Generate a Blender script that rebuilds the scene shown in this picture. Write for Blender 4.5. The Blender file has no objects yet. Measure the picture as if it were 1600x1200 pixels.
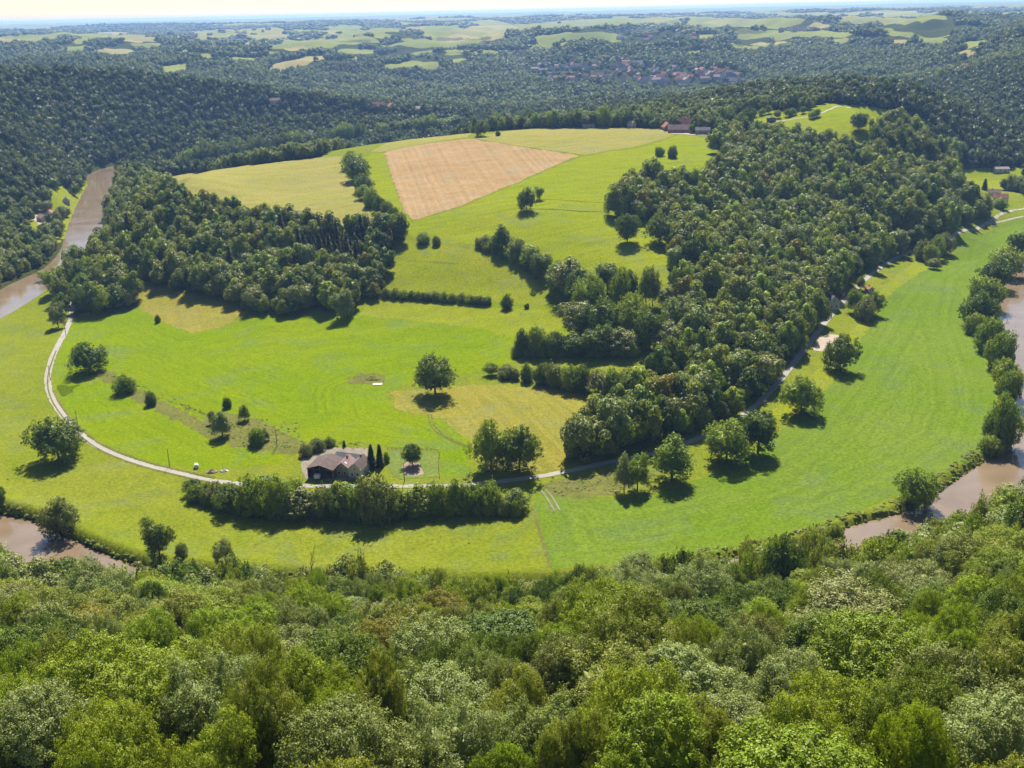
import bpy, math, random
import numpy as np
R = math.radians
SC = bpy.context.scene
COL = SC.collection

# ------------------------------------------------------------------ camera, sky, sun, exposure
FPX, PITCH, ROLL, CAMZ = 1650.0, 19.42, 1.32, 200.0          # focal length in px of the 1600 px wide photograph
p, q = R(PITCH), R(ROLL)
FWD = np.array([0, math.cos(p), -math.sin(p)])
_u0 = np.array([0, math.sin(p), math.cos(p)]); _r0 = np.array([1.0, 0, 0])
RGT = math.cos(q) * _r0 - math.sin(q) * _u0
UPV = math.cos(q) * _u0 + math.sin(q) * _r0
cam = bpy.data.cameras.new('camera'); camo = bpy.data.objects.new('camera', cam); COL.objects.link(camo)
cam.sensor_width = 36.0; cam.lens = FPX / 1600.0 * 36.0
cam.clip_start = 1.0; cam.clip_end = 90000.0
from mathutils import Matrix
camo.matrix_world = Matrix(((RGT[0], UPV[0], -FWD[0], 0), (RGT[1], UPV[1], -FWD[1], 0), (RGT[2], UPV[2], -FWD[2], CAMZ), (0, 0, 0, 1)))
SC.camera = camo

SUN_EL, SUN_AZ = 49.0, 3.0                                  # azimuth: degrees to the right of +Y
w = bpy.data.worlds.new('World'); SC.world = w; w.use_nodes = True
wn = w.node_tree.nodes; wl = w.node_tree.links
for n in list(wn): wn.remove(n)
wo = wn.new('ShaderNodeOutputWorld'); wb = wn.new('ShaderNodeBackground'); ws = wn.new('ShaderNodeTexSky')
ws.sky_type = 'NISHITA'; ws.sun_disc = False
ws.sun_elevation = R(SUN_EL); ws.sun_rotation = R(SUN_AZ)
ws.air_density = 1.0; ws.dust_density = 0.45; ws.ozone_density = 1.0; ws.altitude = 200
wb.inputs['Strength'].default_value = 0.05
wl.new(ws.outputs[0], wb.inputs[0]); wl.new(wb.outputs[0], wo.inputs[0])
sl = bpy.data.lights.new('sun', 'SUN'); sl.energy = 5.0; sl.angle = R(0.53); sl.color = (1.0, 0.95, 0.86)
so = bpy.data.objects.new('sun', sl); COL.objects.link(so)
from mathutils import Vector
sd = Vector((math.sin(R(SUN_AZ)) * math.cos(R(SUN_EL)), math.cos(R(SUN_AZ)) * math.cos(R(SUN_EL)), math.sin(R(SUN_EL))))
so.rotation_euler = sd.to_track_quat('Z', 'Y').to_euler(); so.location = (0, 0, 400)
vs = SC.view_settings
vs.view_transform = 'Standard'; vs.look = 'None'; vs.gamma = 1.0; vs.exposure = 1.32
vs.use_curve_mapping = False
SC.cycles.use_denoising = True
SC.cycles.max_bounces = 5; SC.cycles.diffuse_bounces = 2; SC.cycles.glossy_bounces = 2
SC.cycles.transmission_bounces = 3; SC.cycles.transparent_max_bounces = 4; SC.cycles.volume_bounces = 0
SC.cycles.caustics_reflective = False; SC.cycles.caustics_refractive = False
HAZE = True

# ------------------------------------------------------------------ photograph pixel -> direction
def ray(px, py):
    d = FWD[None, :] * FPX + RGT[None, :] * (np.atleast_1d(px).astype(float)[:, None] - 800) + UPV[None, :] * (600 - np.atleast_1d(py).astype(float)[:, None])
    az = np.arctan2(d[:, 0], d[:, 1]); sl_ = d[:, 2] / np.hypot(d[:, 0], d[:, 1])
    return az, sl_                                           # azimuth, slope (dz per metre of ground distance)
def at_z(px, py, z):
    az, s = ray([px], [py]); D = (z - CAMZ) / s[0]
    return D * math.sin(az[0]), D * math.cos(az[0])
rngN = np.random.default_rng(5)
def fbm(x, y, scale, octaves=4, seed=0):
    r = np.random.default_rng(seed); out = np.zeros_like(x); amp = 1.0; tot = 0
    for o in range(octaves):
        for k in range(4):
            a = r.uniform(0, 2 * math.pi); ph = r.uniform(0, 6.28); f = 2 * math.pi / scale * r.uniform(.75, 1.3)
            out = out + amp * .5 * np.sin((x * math.cos(a) + y * math.sin(a)) * f + ph + 1.3 * np.sin((x * math.sin(a) - y * math.cos(a)) * f * .6 + ph * 2))
        tot += amp; amp *= .5; scale /= 2.1
    return out / tot
def seg_dist(x, y, pts, closed=False):
    d = np.full(x.shape, 1e18)
    n = len(pts)
    for i in range(n if closed else n - 1):
        ax, ay = pts[i]; bx, by = pts[(i + 1) % n]
        dx, dy = bx - ax, by - ay; L = dx * dx + dy * dy + 1e-9
        t = np.clip(((x - ax) * dx + (y - ay) * dy) / L, 0, 1)
        d = np.minimum(d, (x - ax - t * dx) ** 2 + (y - ay - t * dy) ** 2)
    return np.sqrt(d)
def inside(x, y, pts):
    c = np.zeros(x.shape, bool); n = len(pts)
    for i in range(n):
        ax, ay = pts[i]; bx, by = pts[(i + 1) % n]
        if ay == by: continue
        m = ((ay > y) != (by > y)) & (x < (bx - ax) * (y - ay) / (by - ay) + ax)
        c ^= m
    return c
def poly_sdf(x, y, pts):                                     # positive inside
    d = seg_dist(x, y, pts, True); return np.where(inside(x, y, pts), d, -d)
def smooth_line(pts, k=4):                                   # Catmull-Rom
    P = [np.array(a, float) for a in pts]; P = [2 * P[0] - P[1]] + P + [2 * P[-1] - P[-2]]; out = []
    for i in range(1, len(P) - 2):
        for j in range(k):
            t = j / k
            out.append(.5 * ((2 * P[i]) + (-P[i - 1] + P[i + 1]) * t + (2 * P[i - 1] - 5 * P[i] + 4 * P[i + 1] - P[i + 2]) * t * t + (-P[i - 1] + 3 * P[i] - 3 * P[i + 1] + P[i + 2]) * t ** 3))
    out.append(P[-2]); return [(float(a[0]), float(a[1])) for a in out]
def sstep(a, b, x):
    t = np.clip((x - a) / (b - a), 0, 1); return t * t * (3 - 2 * t)

# ------------------------------------------------------------------ river line (inner bank read from the photograph, water level 0)
bank_px = [(192, 262), (178, 285), (165, 320), (157, 355), (152, 385), (128, 415), (75, 442), (40, 466), (0, 489), (-70, 530), (-150, 600), (-160, 690), (-90, 760), (0, 797), (40, 805), (90, 826), (140, 850), (235, 884), (330, 893), (430, 897), (570, 900), (700, 908), (860, 903), (1000, 893), (1150, 866), (1280, 838), (1330, 818), (1400, 799), (1440, 783), (1500, 741), (1540, 715), (1570, 690), (1584, 655), (1582, 620), (1573, 580), (1563, 540), (1556, 500), (1565, 460), (1583, 430), (1606, 400), (1660, 365), (1780, 335), (1950, 315)]
inner_bank = smooth_line([(150, 1760), (-60, 1800), (-280, 1820), (-460, 1760)] + [at_z(a, b, 1.5) for a, b in bank_px], 3)
RW = 13.5                                                    # half width
def rwv(x, y): return RW + 5.0 * sstep(600, 780, np.hypot(x, y)) * (x < 0)
def offset_line(pts, d):
    P = np.array(pts); T = np.gradient(P, axis=0); T /= np.linalg.norm(T, axis=1)[:, None] + 1e-9
    N = np.stack([T[:, 1], -T[:, 0]], 1)
    return P + N * d
oc = offset_line(inner_bank, RW); 
if np.hypot(*oc[len(oc) // 2]) > np.hypot(*inner_bank[len(inner_bank) // 2]): oc = offset_line(inner_bank, -RW)
river_c = [tuple(a) for a in oc]
loop_poly = list(inner_bank) + [(900, 1700)]

# ------------------------------------------------------------------ relief: heights read at control points, spread smoothly
CP = []
def G(px, py, z): x, y = at_z(px, py, z); CP.append((x, y, z))
def T(px, py, D, th=13):
    az, s = ray([px], [py]); CP.append((D * math.sin(az[0]), D * math.cos(az[0]), CAMZ + D * s[0] - th))
def W(px, D, z):
    az = math.atan((px - 800) / FPX); CP.append((D * math.sin(az), D * math.cos(az), z))
for a in [(110, 480, 2), (75, 590, 2), (120, 670, 2), (260, 740, 2), (330, 755, 2), (0, 520, 2), (0, 650, 2), (0, 760, 2), (200, 830, 2), (500, 870, 2), (850, 870, 2), (700, 800, 2), (500, 790, 2), (830, 750, 2), (1000, 720, 3), (1200, 630, 4), (1300, 490, 4), (1420, 396, 4), (1500, 364, 4), (1600, 328, 4), (1100, 840, 2), (1300, 790, 2), (1500, 650, 2), (1500, 500, 2), (1560, 400, 2), (1400, 560, 2), (1100, 750, 2), (1500, 420, 3), (1700, 330, 3),
          (150, 350, 1), (60, 420, 1), (180, 275, 1), (120, 390, 2), (20, 340, 3), (-100, 420, 3), (70, 300, 4),
          (100, 540, 2.5), (140, 560, 3), (250, 600, 4), (400, 650, 4), (500, 690, 3.5), (600, 740, 3), (680, 610, 5), (500, 570, 6), (300, 530, 6), (220, 460, 8), (170, 470, 5), (380, 490, 9), (560, 490, 10), (700, 490, 11), (860, 495, 13), (700, 465, 14), (800, 540, 8), (950, 630, 6), (880, 720, 3.5), (780, 720, 3.5), (760, 640, 5),
          (620, 400, 30), (840, 465, 17), (700, 400, 31), (720, 370, 37), (640, 343, 45), (640, 375, 37), (760, 380, 36), (850, 410, 30), (1000, 400, 36), (1040, 440, 28), (900, 350, 46), (820, 330, 50), (980, 380, 40), (880, 300, 55), (1000, 280, 59), (760, 300, 54), (605, 240, 64), (905, 242, 67), (1080, 250, 66), (1100, 230, 69), (800, 205, 74), (700, 215, 72), (600, 225, 67), (480, 250, 60), (400, 262, 56), (290, 275, 50), (400, 300, 50), (520, 320, 48), (580, 335, 45), (1060, 207, 76), (1180, 190, 81), (1300, 190, 84), (1400, 190, 84), (1330, 168, 90), (1180, 180, 85),
          (1500, 268, 10), (1590, 270, 10), (1500, 293, 6), (1590, 295, 6), (1560, 320, 5),
          (850, 125, 26), (950, 127, 28), (1100, 125, 34), (950, 105, 50), (950, 80, 85), (900, 60, 100), (800, 45, 115), (500, 95, 75), (550, 70, 100), (700, 60, 105), (600, 50, 112), (1300, 53, 112), (1100, 57, 108), (1450, 52, 115), (300, 50, 115), (300, 75, 88), (650, 100, 55), (750, 90, 68)]: G(*a)
for a in [(0, 107, 1800), (120, 105, 1850), (250, 112, 1900), (350, 127, 1900), (450, 144, 1900), (550, 160, 1850), (650, 172, 1800), (740, 184, 1800), (0, 180, 1550), (150, 170, 1650), (280, 180, 1700), (400, 190, 1750), (0, 235, 1380), (100, 235, 1450), (250, 220, 1620), (-200, 110, 1800), (-200, 220, 1400),
          (1110, 142, 1560), (1200, 127, 1540), (1300, 123, 1500), (1400, 131, 1460), (1500, 156, 1640), (1570, 190, 1560), (1640, 215, 1500), (1400, 250, 1080), (1480, 300, 1010), (250, 256, 1000), (1000, 145, 2000),
          (1200, 62, 3600), (1350, 70, 3100), (1580, 48, 2700), (1500, 110, 2100), (1600, 110, 1950), (1420, 112, 2500), (1300, 95, 2900), (1700, 60, 2600),
          (0, 62, 5000), (0, 100, 2900), (150, 85, 3300)]: T(*a)
for a in [(300, 1380, 22), (400, 1450, 12), (500, 1500, 12), (600, 1530, 16), (700, 1580, 20), (800, 1620, 24), (950, 1700, 28), (250, 1520, 3), (0, 1050, 5), (-150, 1000, 8), (50, 1280, 8), (120, 1500, 6),
          (0, 2350, 45), (200, 2350, 40), (400, 2350, 32), (600, 2250, 18), (800, 2150, 15), (1000, 2300, 15), (1200, 2200, 25), (1400, 2000, 12), (1550, 1650, 15), (1700, 1500, 12), (-300, 2400, 60),
          (-400, 700, 30), (-500, 500, 60), (2100, 700, 30), (2100, 1200, 40), (-400, 1200, 60)] + [(x, 9000, 136) for x in (-600, 0, 400, 800, 1200, 1600, 2200)] + [(x, 16000, 150) for x in (-600, 0, 800, 1600, 2200)] + [(x, 32000, 168) for x in (-600, 0, 800, 1600, 2200)] + [(x, 6500, 120) for x in (-600, 0, 400, 800, 1200, 1600, 2200)]: W(*a)
CP = np.array(CP)
MQC = 0.05
def uv(x, y):
    return np.arctan2(x, y) * 1.0, np.log(np.hypot(x, y) + 1e-6)
_cu, _cv = uv(CP[:, 0], CP[:, 1])
_A = np.sqrt((_cu[:, None] - _cu[None]) ** 2 + (_cv[:, None] - _cv[None]) ** 2 + MQC ** 2)
_A = -_A; _A[np.diag_indices(len(CP))] += -0.0
_wt = np.linalg.lstsq(np.block([[_A - 0.004 * np.eye(len(CP)) * -1.0, np.ones((len(CP), 1))], [np.ones((1, len(CP))), np.zeros((1, 1))]]), np.append(CP[:, 2], 0), rcond=None)[0]
def relief(x, y):
    sh = x.shape; x = x.ravel(); y = y.ravel()
    u, v = uv(x, y); z = np.full(u.shape, _wt[-1])
    for i in range(len(CP)):
        z -= _wt[i] * np.sqrt((u - _cu[i]) ** 2 + (v - _cv[i]) ** 2 + MQC ** 2)
    D = np.hypot(x, y)
    back = np.abs(np.arctan2(x, y))
    z = np.where(back > 1.0, 60 + (z - 60) * sstep(1.5, 1.0, back), z)
    z = np.clip(z, 1.6, 190)
    z = z + fbm(x, y, 2600, 4, 3) * 16 * sstep(4500, 9000, D) + fbm(x, y, 300, 4, 4) * 6 * sstep(1500, 2600, D) + (fbm(x, y, 900, 3, 14) * 34 - 6) * sstep(2000, 2700, D) * sstep(9000, 4500, D)
    z = z + fbm(x, y, 40, 2, 9) * .35 * sstep(1.8, 8, z)
    z = np.maximum(z, 1.6) + fbm(x, y, 60, 3, 11) * .18
    dr = seg_dist(x, y, river_c)
    near = (~inside(x, y, loop_poly)) & (dr > RW)
    s = np.maximum(dr - RW - 5, 0)
    rise = 62 + .26 * s - np.sqrt((62 - .26 * s) ** 2 + 60) + 4 * fbm(x, y, 90, 3, 21) * sstep(10, 60, s)
    wgt = sstep(800, 560, D) * near
    zs = np.maximum(rise + 1.6, 1.6)
    z = np.where(near & (D < 800), z * (1 - wgt) + zs * wgt, z)
    z = np.minimum(z, np.where(D > 700, 1.6 + np.maximum(dr - rwv(x, y) - 3, 0) * .75, 1e9))
    rv = rwv(x, y); z = np.where(dr < rv + 4, -2.2 + (z + 2.2) * sstep(-2.5, 3.5, dr - rv), z)
    return z.reshape(sh)

AZ = np.concatenate([R(1) * np.arange(-180, -64, 6.0), R(1) * np.arange(-64, -34, 1.0), R(1) * np.arange(-34, 34, .2), R(1) * np.arange(34, 64, 1.0), R(1) * np.arange(64, 180, 6.0)])
RR = np.concatenate([np.arange(8, 300, 4.0), np.arange(300, 1500, 3.0), 1500 * 1.0085 ** np.arange(0, 362)])
NA, NR = len(AZ), len(RR)
GX = RR[:, None] * np.sin(AZ)[None]; GY = RR[:, None] * np.cos(AZ)[None]
GZ = relief(GX, GY)
def height(x, y):
    x = np.atleast_1d(np.asarray(x, float)); y = np.atleast_1d(np.asarray(y, float))
    D = np.hypot(x, y); a = np.arctan2(x, y)
    i = np.clip(np.searchsorted(RR, D) - 1, 0, NR - 2); j = np.clip(np.searchsorted(AZ, a) - 1, 0, NA - 2)
    fi = np.clip((D - RR[i]) / (RR[i + 1] - RR[i]), 0, 1); fj = np.clip((a - AZ[j]) / (AZ[j + 1] - AZ[j]), 0, 1)
    return (GZ[i, j] * (1 - fi) + GZ[i + 1, j] * fi) * (1 - fj) + (GZ[i, j + 1] * (1 - fi) + GZ[i + 1, j + 1] * fi) * fj
RF = np.concatenate([np.arange(30, 1600, 1.0), 1600 * 1.002 ** np.arange(0, 1490)])
def hit(px, py, up=0.0):
    """ground point seen at a photograph pixel (up: metres above the ground)"""
    az, s = ray([px], [py]); a, s = az[0], s[0]
    zz = height(RF * math.sin(a), RF * math.cos(a)) + up - (CAMZ + RF * s)
    k = np.argmax(zz > 0)
    if zz[k] <= 0: k = len(RF) - 1
    D = RF[k] if k == 0 else RF[k - 1] + (RF[k] - RF[k - 1]) * (-zz[k - 1]) / (zz[k] - zz[k - 1] + 1e-9)
    x, y = D * math.sin(a), D * math.cos(a)
    return x, y, float(height(x, y)[0]), math.hypot(D, CAMZ + D * s - CAMZ)
def hits(pts, up=0.0): return [hit(a, b, up)[:2] for a, b in pts]

# ------------------------------------------------------------------ node helpers and materials
MATS = {}
def newmat(name):
    m = bpy.data.materials.new(name); m.use_nodes = True; nt = m.node_tree
    for n in list(nt.nodes): nt.nodes.remove(n)
    out = nt.nodes.new('ShaderNodeOutputMaterial'); MATS[name] = m
    return m, nt, out
def N(nt, t, **kw):
    n = nt.nodes.new(t)
    for k, v in kw.items():
        if k.startswith('i_'):
            n.inputs[k[2:].replace('_', ' ')].default_value = v
        else: setattr(n, k, v)
    return n
def ramp(nt, fac, stops):
    n = nt.nodes.new('ShaderNodeValToRGB'); e = n.color_ramp.elements
    while len(e) < len(stops): e.new(.5)
    for k, (pp, c) in enumerate(stops):
        e[k].position = pp; e[k].color = (c[0], c[1], c[2], 1) if hasattr(c, '__len__') else (c, c, c, 1)
    nt.links.new(fac, n.inputs[0]); return n.outputs[0]
def mix(nt, fac, a, b, mode='MIX'):
    n = nt.nodes.new('ShaderNodeMix'); n.data_type = 'RGBA'; n.blend_type = mode
    for s, v in ((0, fac), (6, a), (7, b)):
        if isinstance(v, (int, float)): n.inputs[s].default_value = v
        elif isinstance(v, tuple): n.inputs[s].default_value = v + (1,) if len(v) == 3 else v
        else: nt.links.new(v, n.inputs[s])
    return n.outputs[2]
def noise(nt, scale, detail=4, rough=.55, vec=None, dist=0):
    n = N(nt, 'ShaderNodeTexNoise'); n.inputs['Scale'].default_value = scale; n.inputs['Detail'].default_value = detail
    n.inputs['Roughness'].default_value = rough; n.inputs['Distortion'].default_value = dist
    if vec is None: vec = N(nt, 'ShaderNodeTexCoord').outputs['Object']
    nt.links.new(vec, n.inputs['Vector']); return n.outputs[0]
def math_n(nt, op, a, b=None, clamp=False):
    n = N(nt, 'ShaderNodeMath', operation=op, use_clamp=clamp)
    for s, v in ((0, a), (1, b)):
        if v is None: continue
        if isinstance(v, (int, float)): n.inputs[s].default_value = v
        else: nt.links.new(v, n.inputs[s])
    return n.outputs[0]

def field_mat(name, c1, c2, c3, rough_amt=.5, stripes=None, bump=.35, patch=60., fleck=None, spots=0.0):
    """turf or crop: large patches, mid mottling, fine grain; stripes run parallel to the field edge ('edge') or across it (angle)"""
    m, nt, out = newmat(name); L = nt.links
    tc = N(nt, 'ShaderNodeTexCoord').outputs['Object']
    big = noise(nt, 1 / patch, 4, .6, tc, .6); mid = noise(nt, 1 / 9., 5, .65, tc); fine = noise(nt, 1 / 1.3, 4, .75, tc)
    col = mix(nt, ramp(nt, big, [(.36, 0.), (.64, 1.)]), c1, c2)
    col = mix(nt, math_n(nt, 'MULTIPLY', ramp(nt, mid, [(.42, 0.), (.72, 1.)]), rough_amt), col, c3)
    g = ramp(nt, fine, [(.3, .52), (.7, 1.42)])
    col = mix(nt, .8, col, g, 'MULTIPLY')
    if stripes:
        if stripes[0] == 'edge':
            a = N(nt, 'ShaderNodeAttribute'); a.attribute_name = 'edge'; co = a.outputs['Fac']
        else:
            mp = N(nt, 'ShaderNodeMapping'); mp.inputs['Rotation'].default_value[2] = stripes[0]; L.new(tc, mp.inputs[0])
            sx = N(nt, 'ShaderNodeSeparateXYZ'); L.new(mp.outputs[0], sx.inputs[0]); co = sx.outputs[0]
        wob = math_n(nt, 'MULTIPLY', noise(nt, 1 / 35., 3, .5, tc), 3.0)
        co = math_n(nt, 'ADD', co, wob)
        s = math_n(nt, 'SINE', math_n(nt, 'MULTIPLY', co, 2 * math.pi / stripes[1]))
        s = math_n(nt, 'MULTIPLY_ADD', s, .5); nt.nodes[-1].inputs[2].default_value = .5
        s2 = math_n(nt, 'SINE', math_n(nt, 'MULTIPLY', co, 2 * math.pi / (stripes[1] * .31)))
        s = math_n(nt, 'ADD', math_n(nt, 'MULTIPLY', s, .75), math_n(nt, 'MULTIPLY', s2, .12 if stripes[0] == 'edge' else .0))
        brk = ramp(nt, noise(nt, 1 / 28., 3, .6, tc), [(.3, .25), (.65, 1.)])
        col = mix(nt, math_n(nt, 'MULTIPLY', math_n(nt, 'MULTIPLY', s, brk), stripes[2]), col, stripes[3])
        n1 = N(nt, 'ShaderNodeTexNoise', noise_dimensions='1D'); n1.inputs['Scale'].default_value = 1.0; n1.inputs['Detail'].default_value = 2.0
        L.new(math_n(nt, 'MULTIPLY', co, .42 if stripes[0] == 'edge' else .2), n1.inputs['W'])
        ln = ramp(nt, n1.outputs[0], [(.35, .70), (.62, 1.18)])
        col = mix(nt, math_n(nt, 'MULTIPLY', brk, .34), col, ln, 'MULTIPLY')
    bl = ramp(nt, noise(nt, 1 / (patch * .45), 5, .62, tc, 1.2), [(.52, 0.), (.66, 1.)])
    hs = N(nt, 'ShaderNodeHueSaturation'); hs.inputs['Saturation'].default_value = .80; hs.inputs['Value'].default_value = .90; hs.inputs['Hue'].default_value = .512
    L.new(col, hs.inputs['Color']); col = mix(nt, math_n(nt, 'MULTIPLY', bl, .8), col, hs.outputs[0])
    if fleck:
        f = ramp(nt, noise(nt, 1 / 4.5, 6, .7, tc), [(.60, 0.), (.70, 1.)])
        col = mix(nt, math_n(nt, 'MULTIPLY', f, fleck[0]), col, fleck[1])
    col = mix(nt, 1.0, col, (.88, .88, .80), 'MULTIPLY')
    b = N(nt, 'ShaderNodeBsdfPrincipled'); b.inputs['Roughness'].default_value = 1.0; b.inputs['Specular IOR Level'].default_value = .0
    L.new(col, b.inputs['Base Color'])
    bp = N(nt, 'ShaderNodeBump'); bp.inputs['Strength'].default_value = bump; bp.inputs['Distance'].default_value = .6
    L.new(math_n(nt, 'ADD', math_n(nt, 'MULTIPLY', mid, 1.2), fine), bp.inputs['Height']); L.new(bp.outputs[0], b.inputs['Normal'])
    L.new(b.outputs[0], out.inputs[0]); return m

def plain_mat(name, c, rough=.8, var=.25, scale=1.0, spec=.2, metal=0., bump=.2):
    m, nt, out = newmat(name); L = nt.links
    tc = N(nt, 'ShaderNodeTexCoord').outputs['Object']
    n1 = noise(nt, scale, 5, .65, tc); n2 = noise(nt, scale * .13, 3, .6, tc)
    f = math_n(nt, 'ADD', math_n(nt, 'MULTIPLY', n1, .6), math_n(nt, 'MULTIPLY', n2, .4))
    col = ramp(nt, f, [(.3, tuple(v * (1 - var) for v in c)), (.7, tuple(min(1, v * (1 + var)) for v in c))])
    b = N(nt, 'ShaderNodeBsdfPrincipled'); b.inputs['Roughness'].default_value = rough; b.inputs['Specular IOR Level'].default_value = spec
    b.inputs['Metallic'].default_value = metal
    L.new(col, b.inputs['Base Color'])
    bp = N(nt, 'ShaderNodeBump'); bp.inputs['Strength'].default_value = bump; bp.inputs['Distance'].default_value = .1
    L.new(n1, bp.inputs['Height']); L.new(bp.outputs[0], b.inputs['Normal']); L.new(b.outputs[0], out.inputs[0]); return m

def leaf_mat(name, ca, cb, trans=.35, spec=.35, rough=.5, pale=None):
    m, nt, out = newmat(name); L = nt.links
    oi = N(nt, 'ShaderNodeObjectInfo'); at = N(nt, 'ShaderNodeAttribute'); at.attribute_name = 'tint'
    col = mix(nt, oi.outputs['Random'], ca, cb)
    v = math_n(nt, 'MULTIPLY_ADD', at.outputs['Fac'], .75); nt.nodes[-1].inputs[2].default_value = .62
    cv = N(nt, 'ShaderNodeCombineXYZ')
    for k in range(3): L.new(v, cv.inputs[k])
    col = mix(nt, 1.0, col, cv.outputs[0], 'MULTIPLY')
    if pale:
        f = ramp(nt, at.outputs['Fac'], [(.55, 0.), (.75, 1.)])
        col = mix(nt, math_n(nt, 'MULTIPLY', f, pale[0]), col, pale[1])
    b = N(nt, 'ShaderNodeBsdfPrincipled'); b.inputs['Roughness'].default_value = rough; b.inputs['Specular IOR Level'].default_value = spec
    L.new(col, b.inputs['Base Color'])
    t = N(nt, 'ShaderNodeBsdfTranslucent'); tcn = mix(nt, 1.0, col, (1.5, 1.55, .55), 'MULTIPLY'); L.new(tcn, t.inputs['Color'])
    ms = N(nt, 'ShaderNodeMixShader'); ms.inputs[0].default_value = trans
    L.new(b.outputs[0], ms.inputs[1]); L.new(t.outputs[0], ms.inputs[2]); L.new(ms.outputs[0], out.inputs[0]); return m

# turf and crops
_e = hits([(607, 245), (640, 340)]); PLOUGH_A = math.atan2(_e[1][0] - _e[0][0], _e[1][1] - _e[0][1])
M_pasture = field_mat('pasture_turf', (.142, .168, .011), (.165, .180, .018), (.098, .138, .010), .55, None, .5, 70, (.4, (.20, .19, .05)))
M_meadow = field_mat('lush_meadow', (.125, .182, .002), (.150, .190, .003), (.098, .160, .003), .5, ('edge', 9., .30, (.100, .145, .005)), .3, 80)
M_crop = field_mat('green_crop', (.100, .158, .008), (.118, .164, .018), (.125, .168, .034), .5, ('edge', 9., .45, (.072, .122, .009)), .3, 60)
M_hay = field_mat('dry_hay', (.205, .178, .030), (.175, .172, .024), (.225, .195, .05), .5, (R(-20), 11., .2, (.155, .150, .025)), .4, 50)
M_hilltop = field_mat('pale_stubble', (.235, .208, .062), (.200, .200, .046), (.265, .225, .08), .5, (R(60), 8., .25, (.21, .19, .04)), .3, 90)
M_plough = field_mat('tilled_soil', (.295, .196, .102), (.330, .226, .128), (.250, .165, .082), .55, (PLOUGH_A, 6., .35, (.225, .138, .060)), .4, 70)
M_hill = field_mat('hill_grass', (.168, .206, .006), (.192, .212, .010), (.138, .182, .010), .5, (R(75), 13., .18, (.140, .165, .01)), .3, 70)
M_mid = field_mat('mid_pasture', (.168, .195, .008), (.188, .200, .014), (.124, .160, .012), .55, None, .4, 45, (.25, (.10, .13, .02)))
M_rough = field_mat('rough_grass', (.120, .125, .030), (.15, .145, .04), (.09, .10, .02), .6, None, .7, 20, (.4, (.2, .18, .07)))
M_floor = field_mat('forest_floor', (.040, .050, .012), (.055, .060, .018), (.03, .040, .01), .5, None, .4, 40)
M_lawn = field_mat('mown_lawn', (.12, .16, .03), (.13, .165, .035), (.11, .15, .03), .4, None, .2, 15)
M_farG = field_mat('far_pasture', (.17, .19, .05), (.20, .21, .06), (.14, .165, .045), .5, None, .2, 250)
M_farY = field_mat('far_stubble', (.27, .225, .10), (.25, .215, .09), (.24, .215, .10), .5, None, .2, 250)
M_farL = field_mat('far_farmland', (.17, .19, .04), (.27, .23, .07), (.12, .14, .04), .5, None, .2, 500)
M_road = plain_mat('lane_surface', (.235, .215, .185), .9, .18, .8)
M_dirt = plain_mat('yard_dirt', (.28, .225, .165), .95, .25, .5)
M_bank = field_mat('sedge_bank', (.055, .070, .014), (.075, .085, .02), (.10, .10, .03), .5, None, .6, 12)
M_yard = plain_mat('farmyard_earth', (.17, .145, .10), .95, .35, .35)
M_mud = plain_mat('brown_mud', (.20, .14, .10), .9, .3, .6)

def water_mat():
    m, nt, out = newmat('muddy_water'); L = nt.links
    tc = N(nt, 'ShaderNodeTexCoord').outputs['Object']
    b = N(nt, 'ShaderNodeBsdfPrincipled')
    c = ramp(nt, noise(nt, 1 / 18., 4, .6, tc), [(.35, (.150, .104, .062)), (.7, (.195, .142, .092))])
    L.new(c, b.inputs['Base Color']); b.inputs['IOR'].default_value = 1.45
    b.inputs['Specular IOR Level'].default_value = 1.0
    L.new(ramp(nt, noise(nt, 1 / 30., 3, .5, tc), [(.35, .05), (.7, .17)]), b.inputs['Roughness'])
    bp = N(nt, 'ShaderNodeBump'); bp.inputs['Strength'].default_value = .14; bp.inputs['Distance'].default_value = .15
    L.new(noise(nt, 1 / 1.6, 5, .65, tc, .4), bp.inputs['Height']); L.new(bp.outputs[0], b.inputs['Normal'])
    L.new(b.outputs[0], out.inputs[0]); return m
M_water = water_mat()

# ------------------------------------------------------------------ mesh helpers
def mesh_np(name, V, F, mat, smooth=True, fa=None, pa=None, mi=None):
    """F: (n,k) array of faces; fa: {name: per-vertex floats}"""
    me = bpy.data.meshes.new(name); V = np.asarray(V, np.float32); F = np.asarray(F, np.int32); k = F.shape[1]
    me.vertices.add(len(V)); me.vertices.foreach_set('co', V.ravel())
    me.loops.add(F.size); me.loops.foreach_set('vertex_index', F.ravel())
    me.polygons.add(len(F)); me.polygons.foreach_set('loop_start', np.arange(0, F.size, k, dtype=np.int32))
    try: me.polygons.foreach_set('loop_total', np.full(len(F), k, np.int32))
    except Exception: pass
    if smooth: me.polygons.foreach_set('use_smooth', np.ones(len(F), bool))
    for m_ in (mat if isinstance(mat, (list, tuple)) else [mat]): me.materials.append(m_)
    if mi is not None: me.polygons.foreach_set('material_index', np.asarray(mi, np.int32))
    me.update(calc_edges=True)
    for an, av in (fa or {}).items():
        a = me.attributes.new(an, 'FLOAT', 'POINT'); a.data.foreach_set('value', np.asarray(av, np.float32))
    return me
def link(name, data, parent=None, label=None, cat=None, group=None, kind=None):
    o = bpy.data.objects.new(name, data); COL.objects.link(o)
    if parent is not None: o.parent = parent
    if label: o['label'] = label
    if cat: o['category'] = cat
    if group: o['group'] = group
    if kind: o['kind'] = kind
    return o

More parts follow.
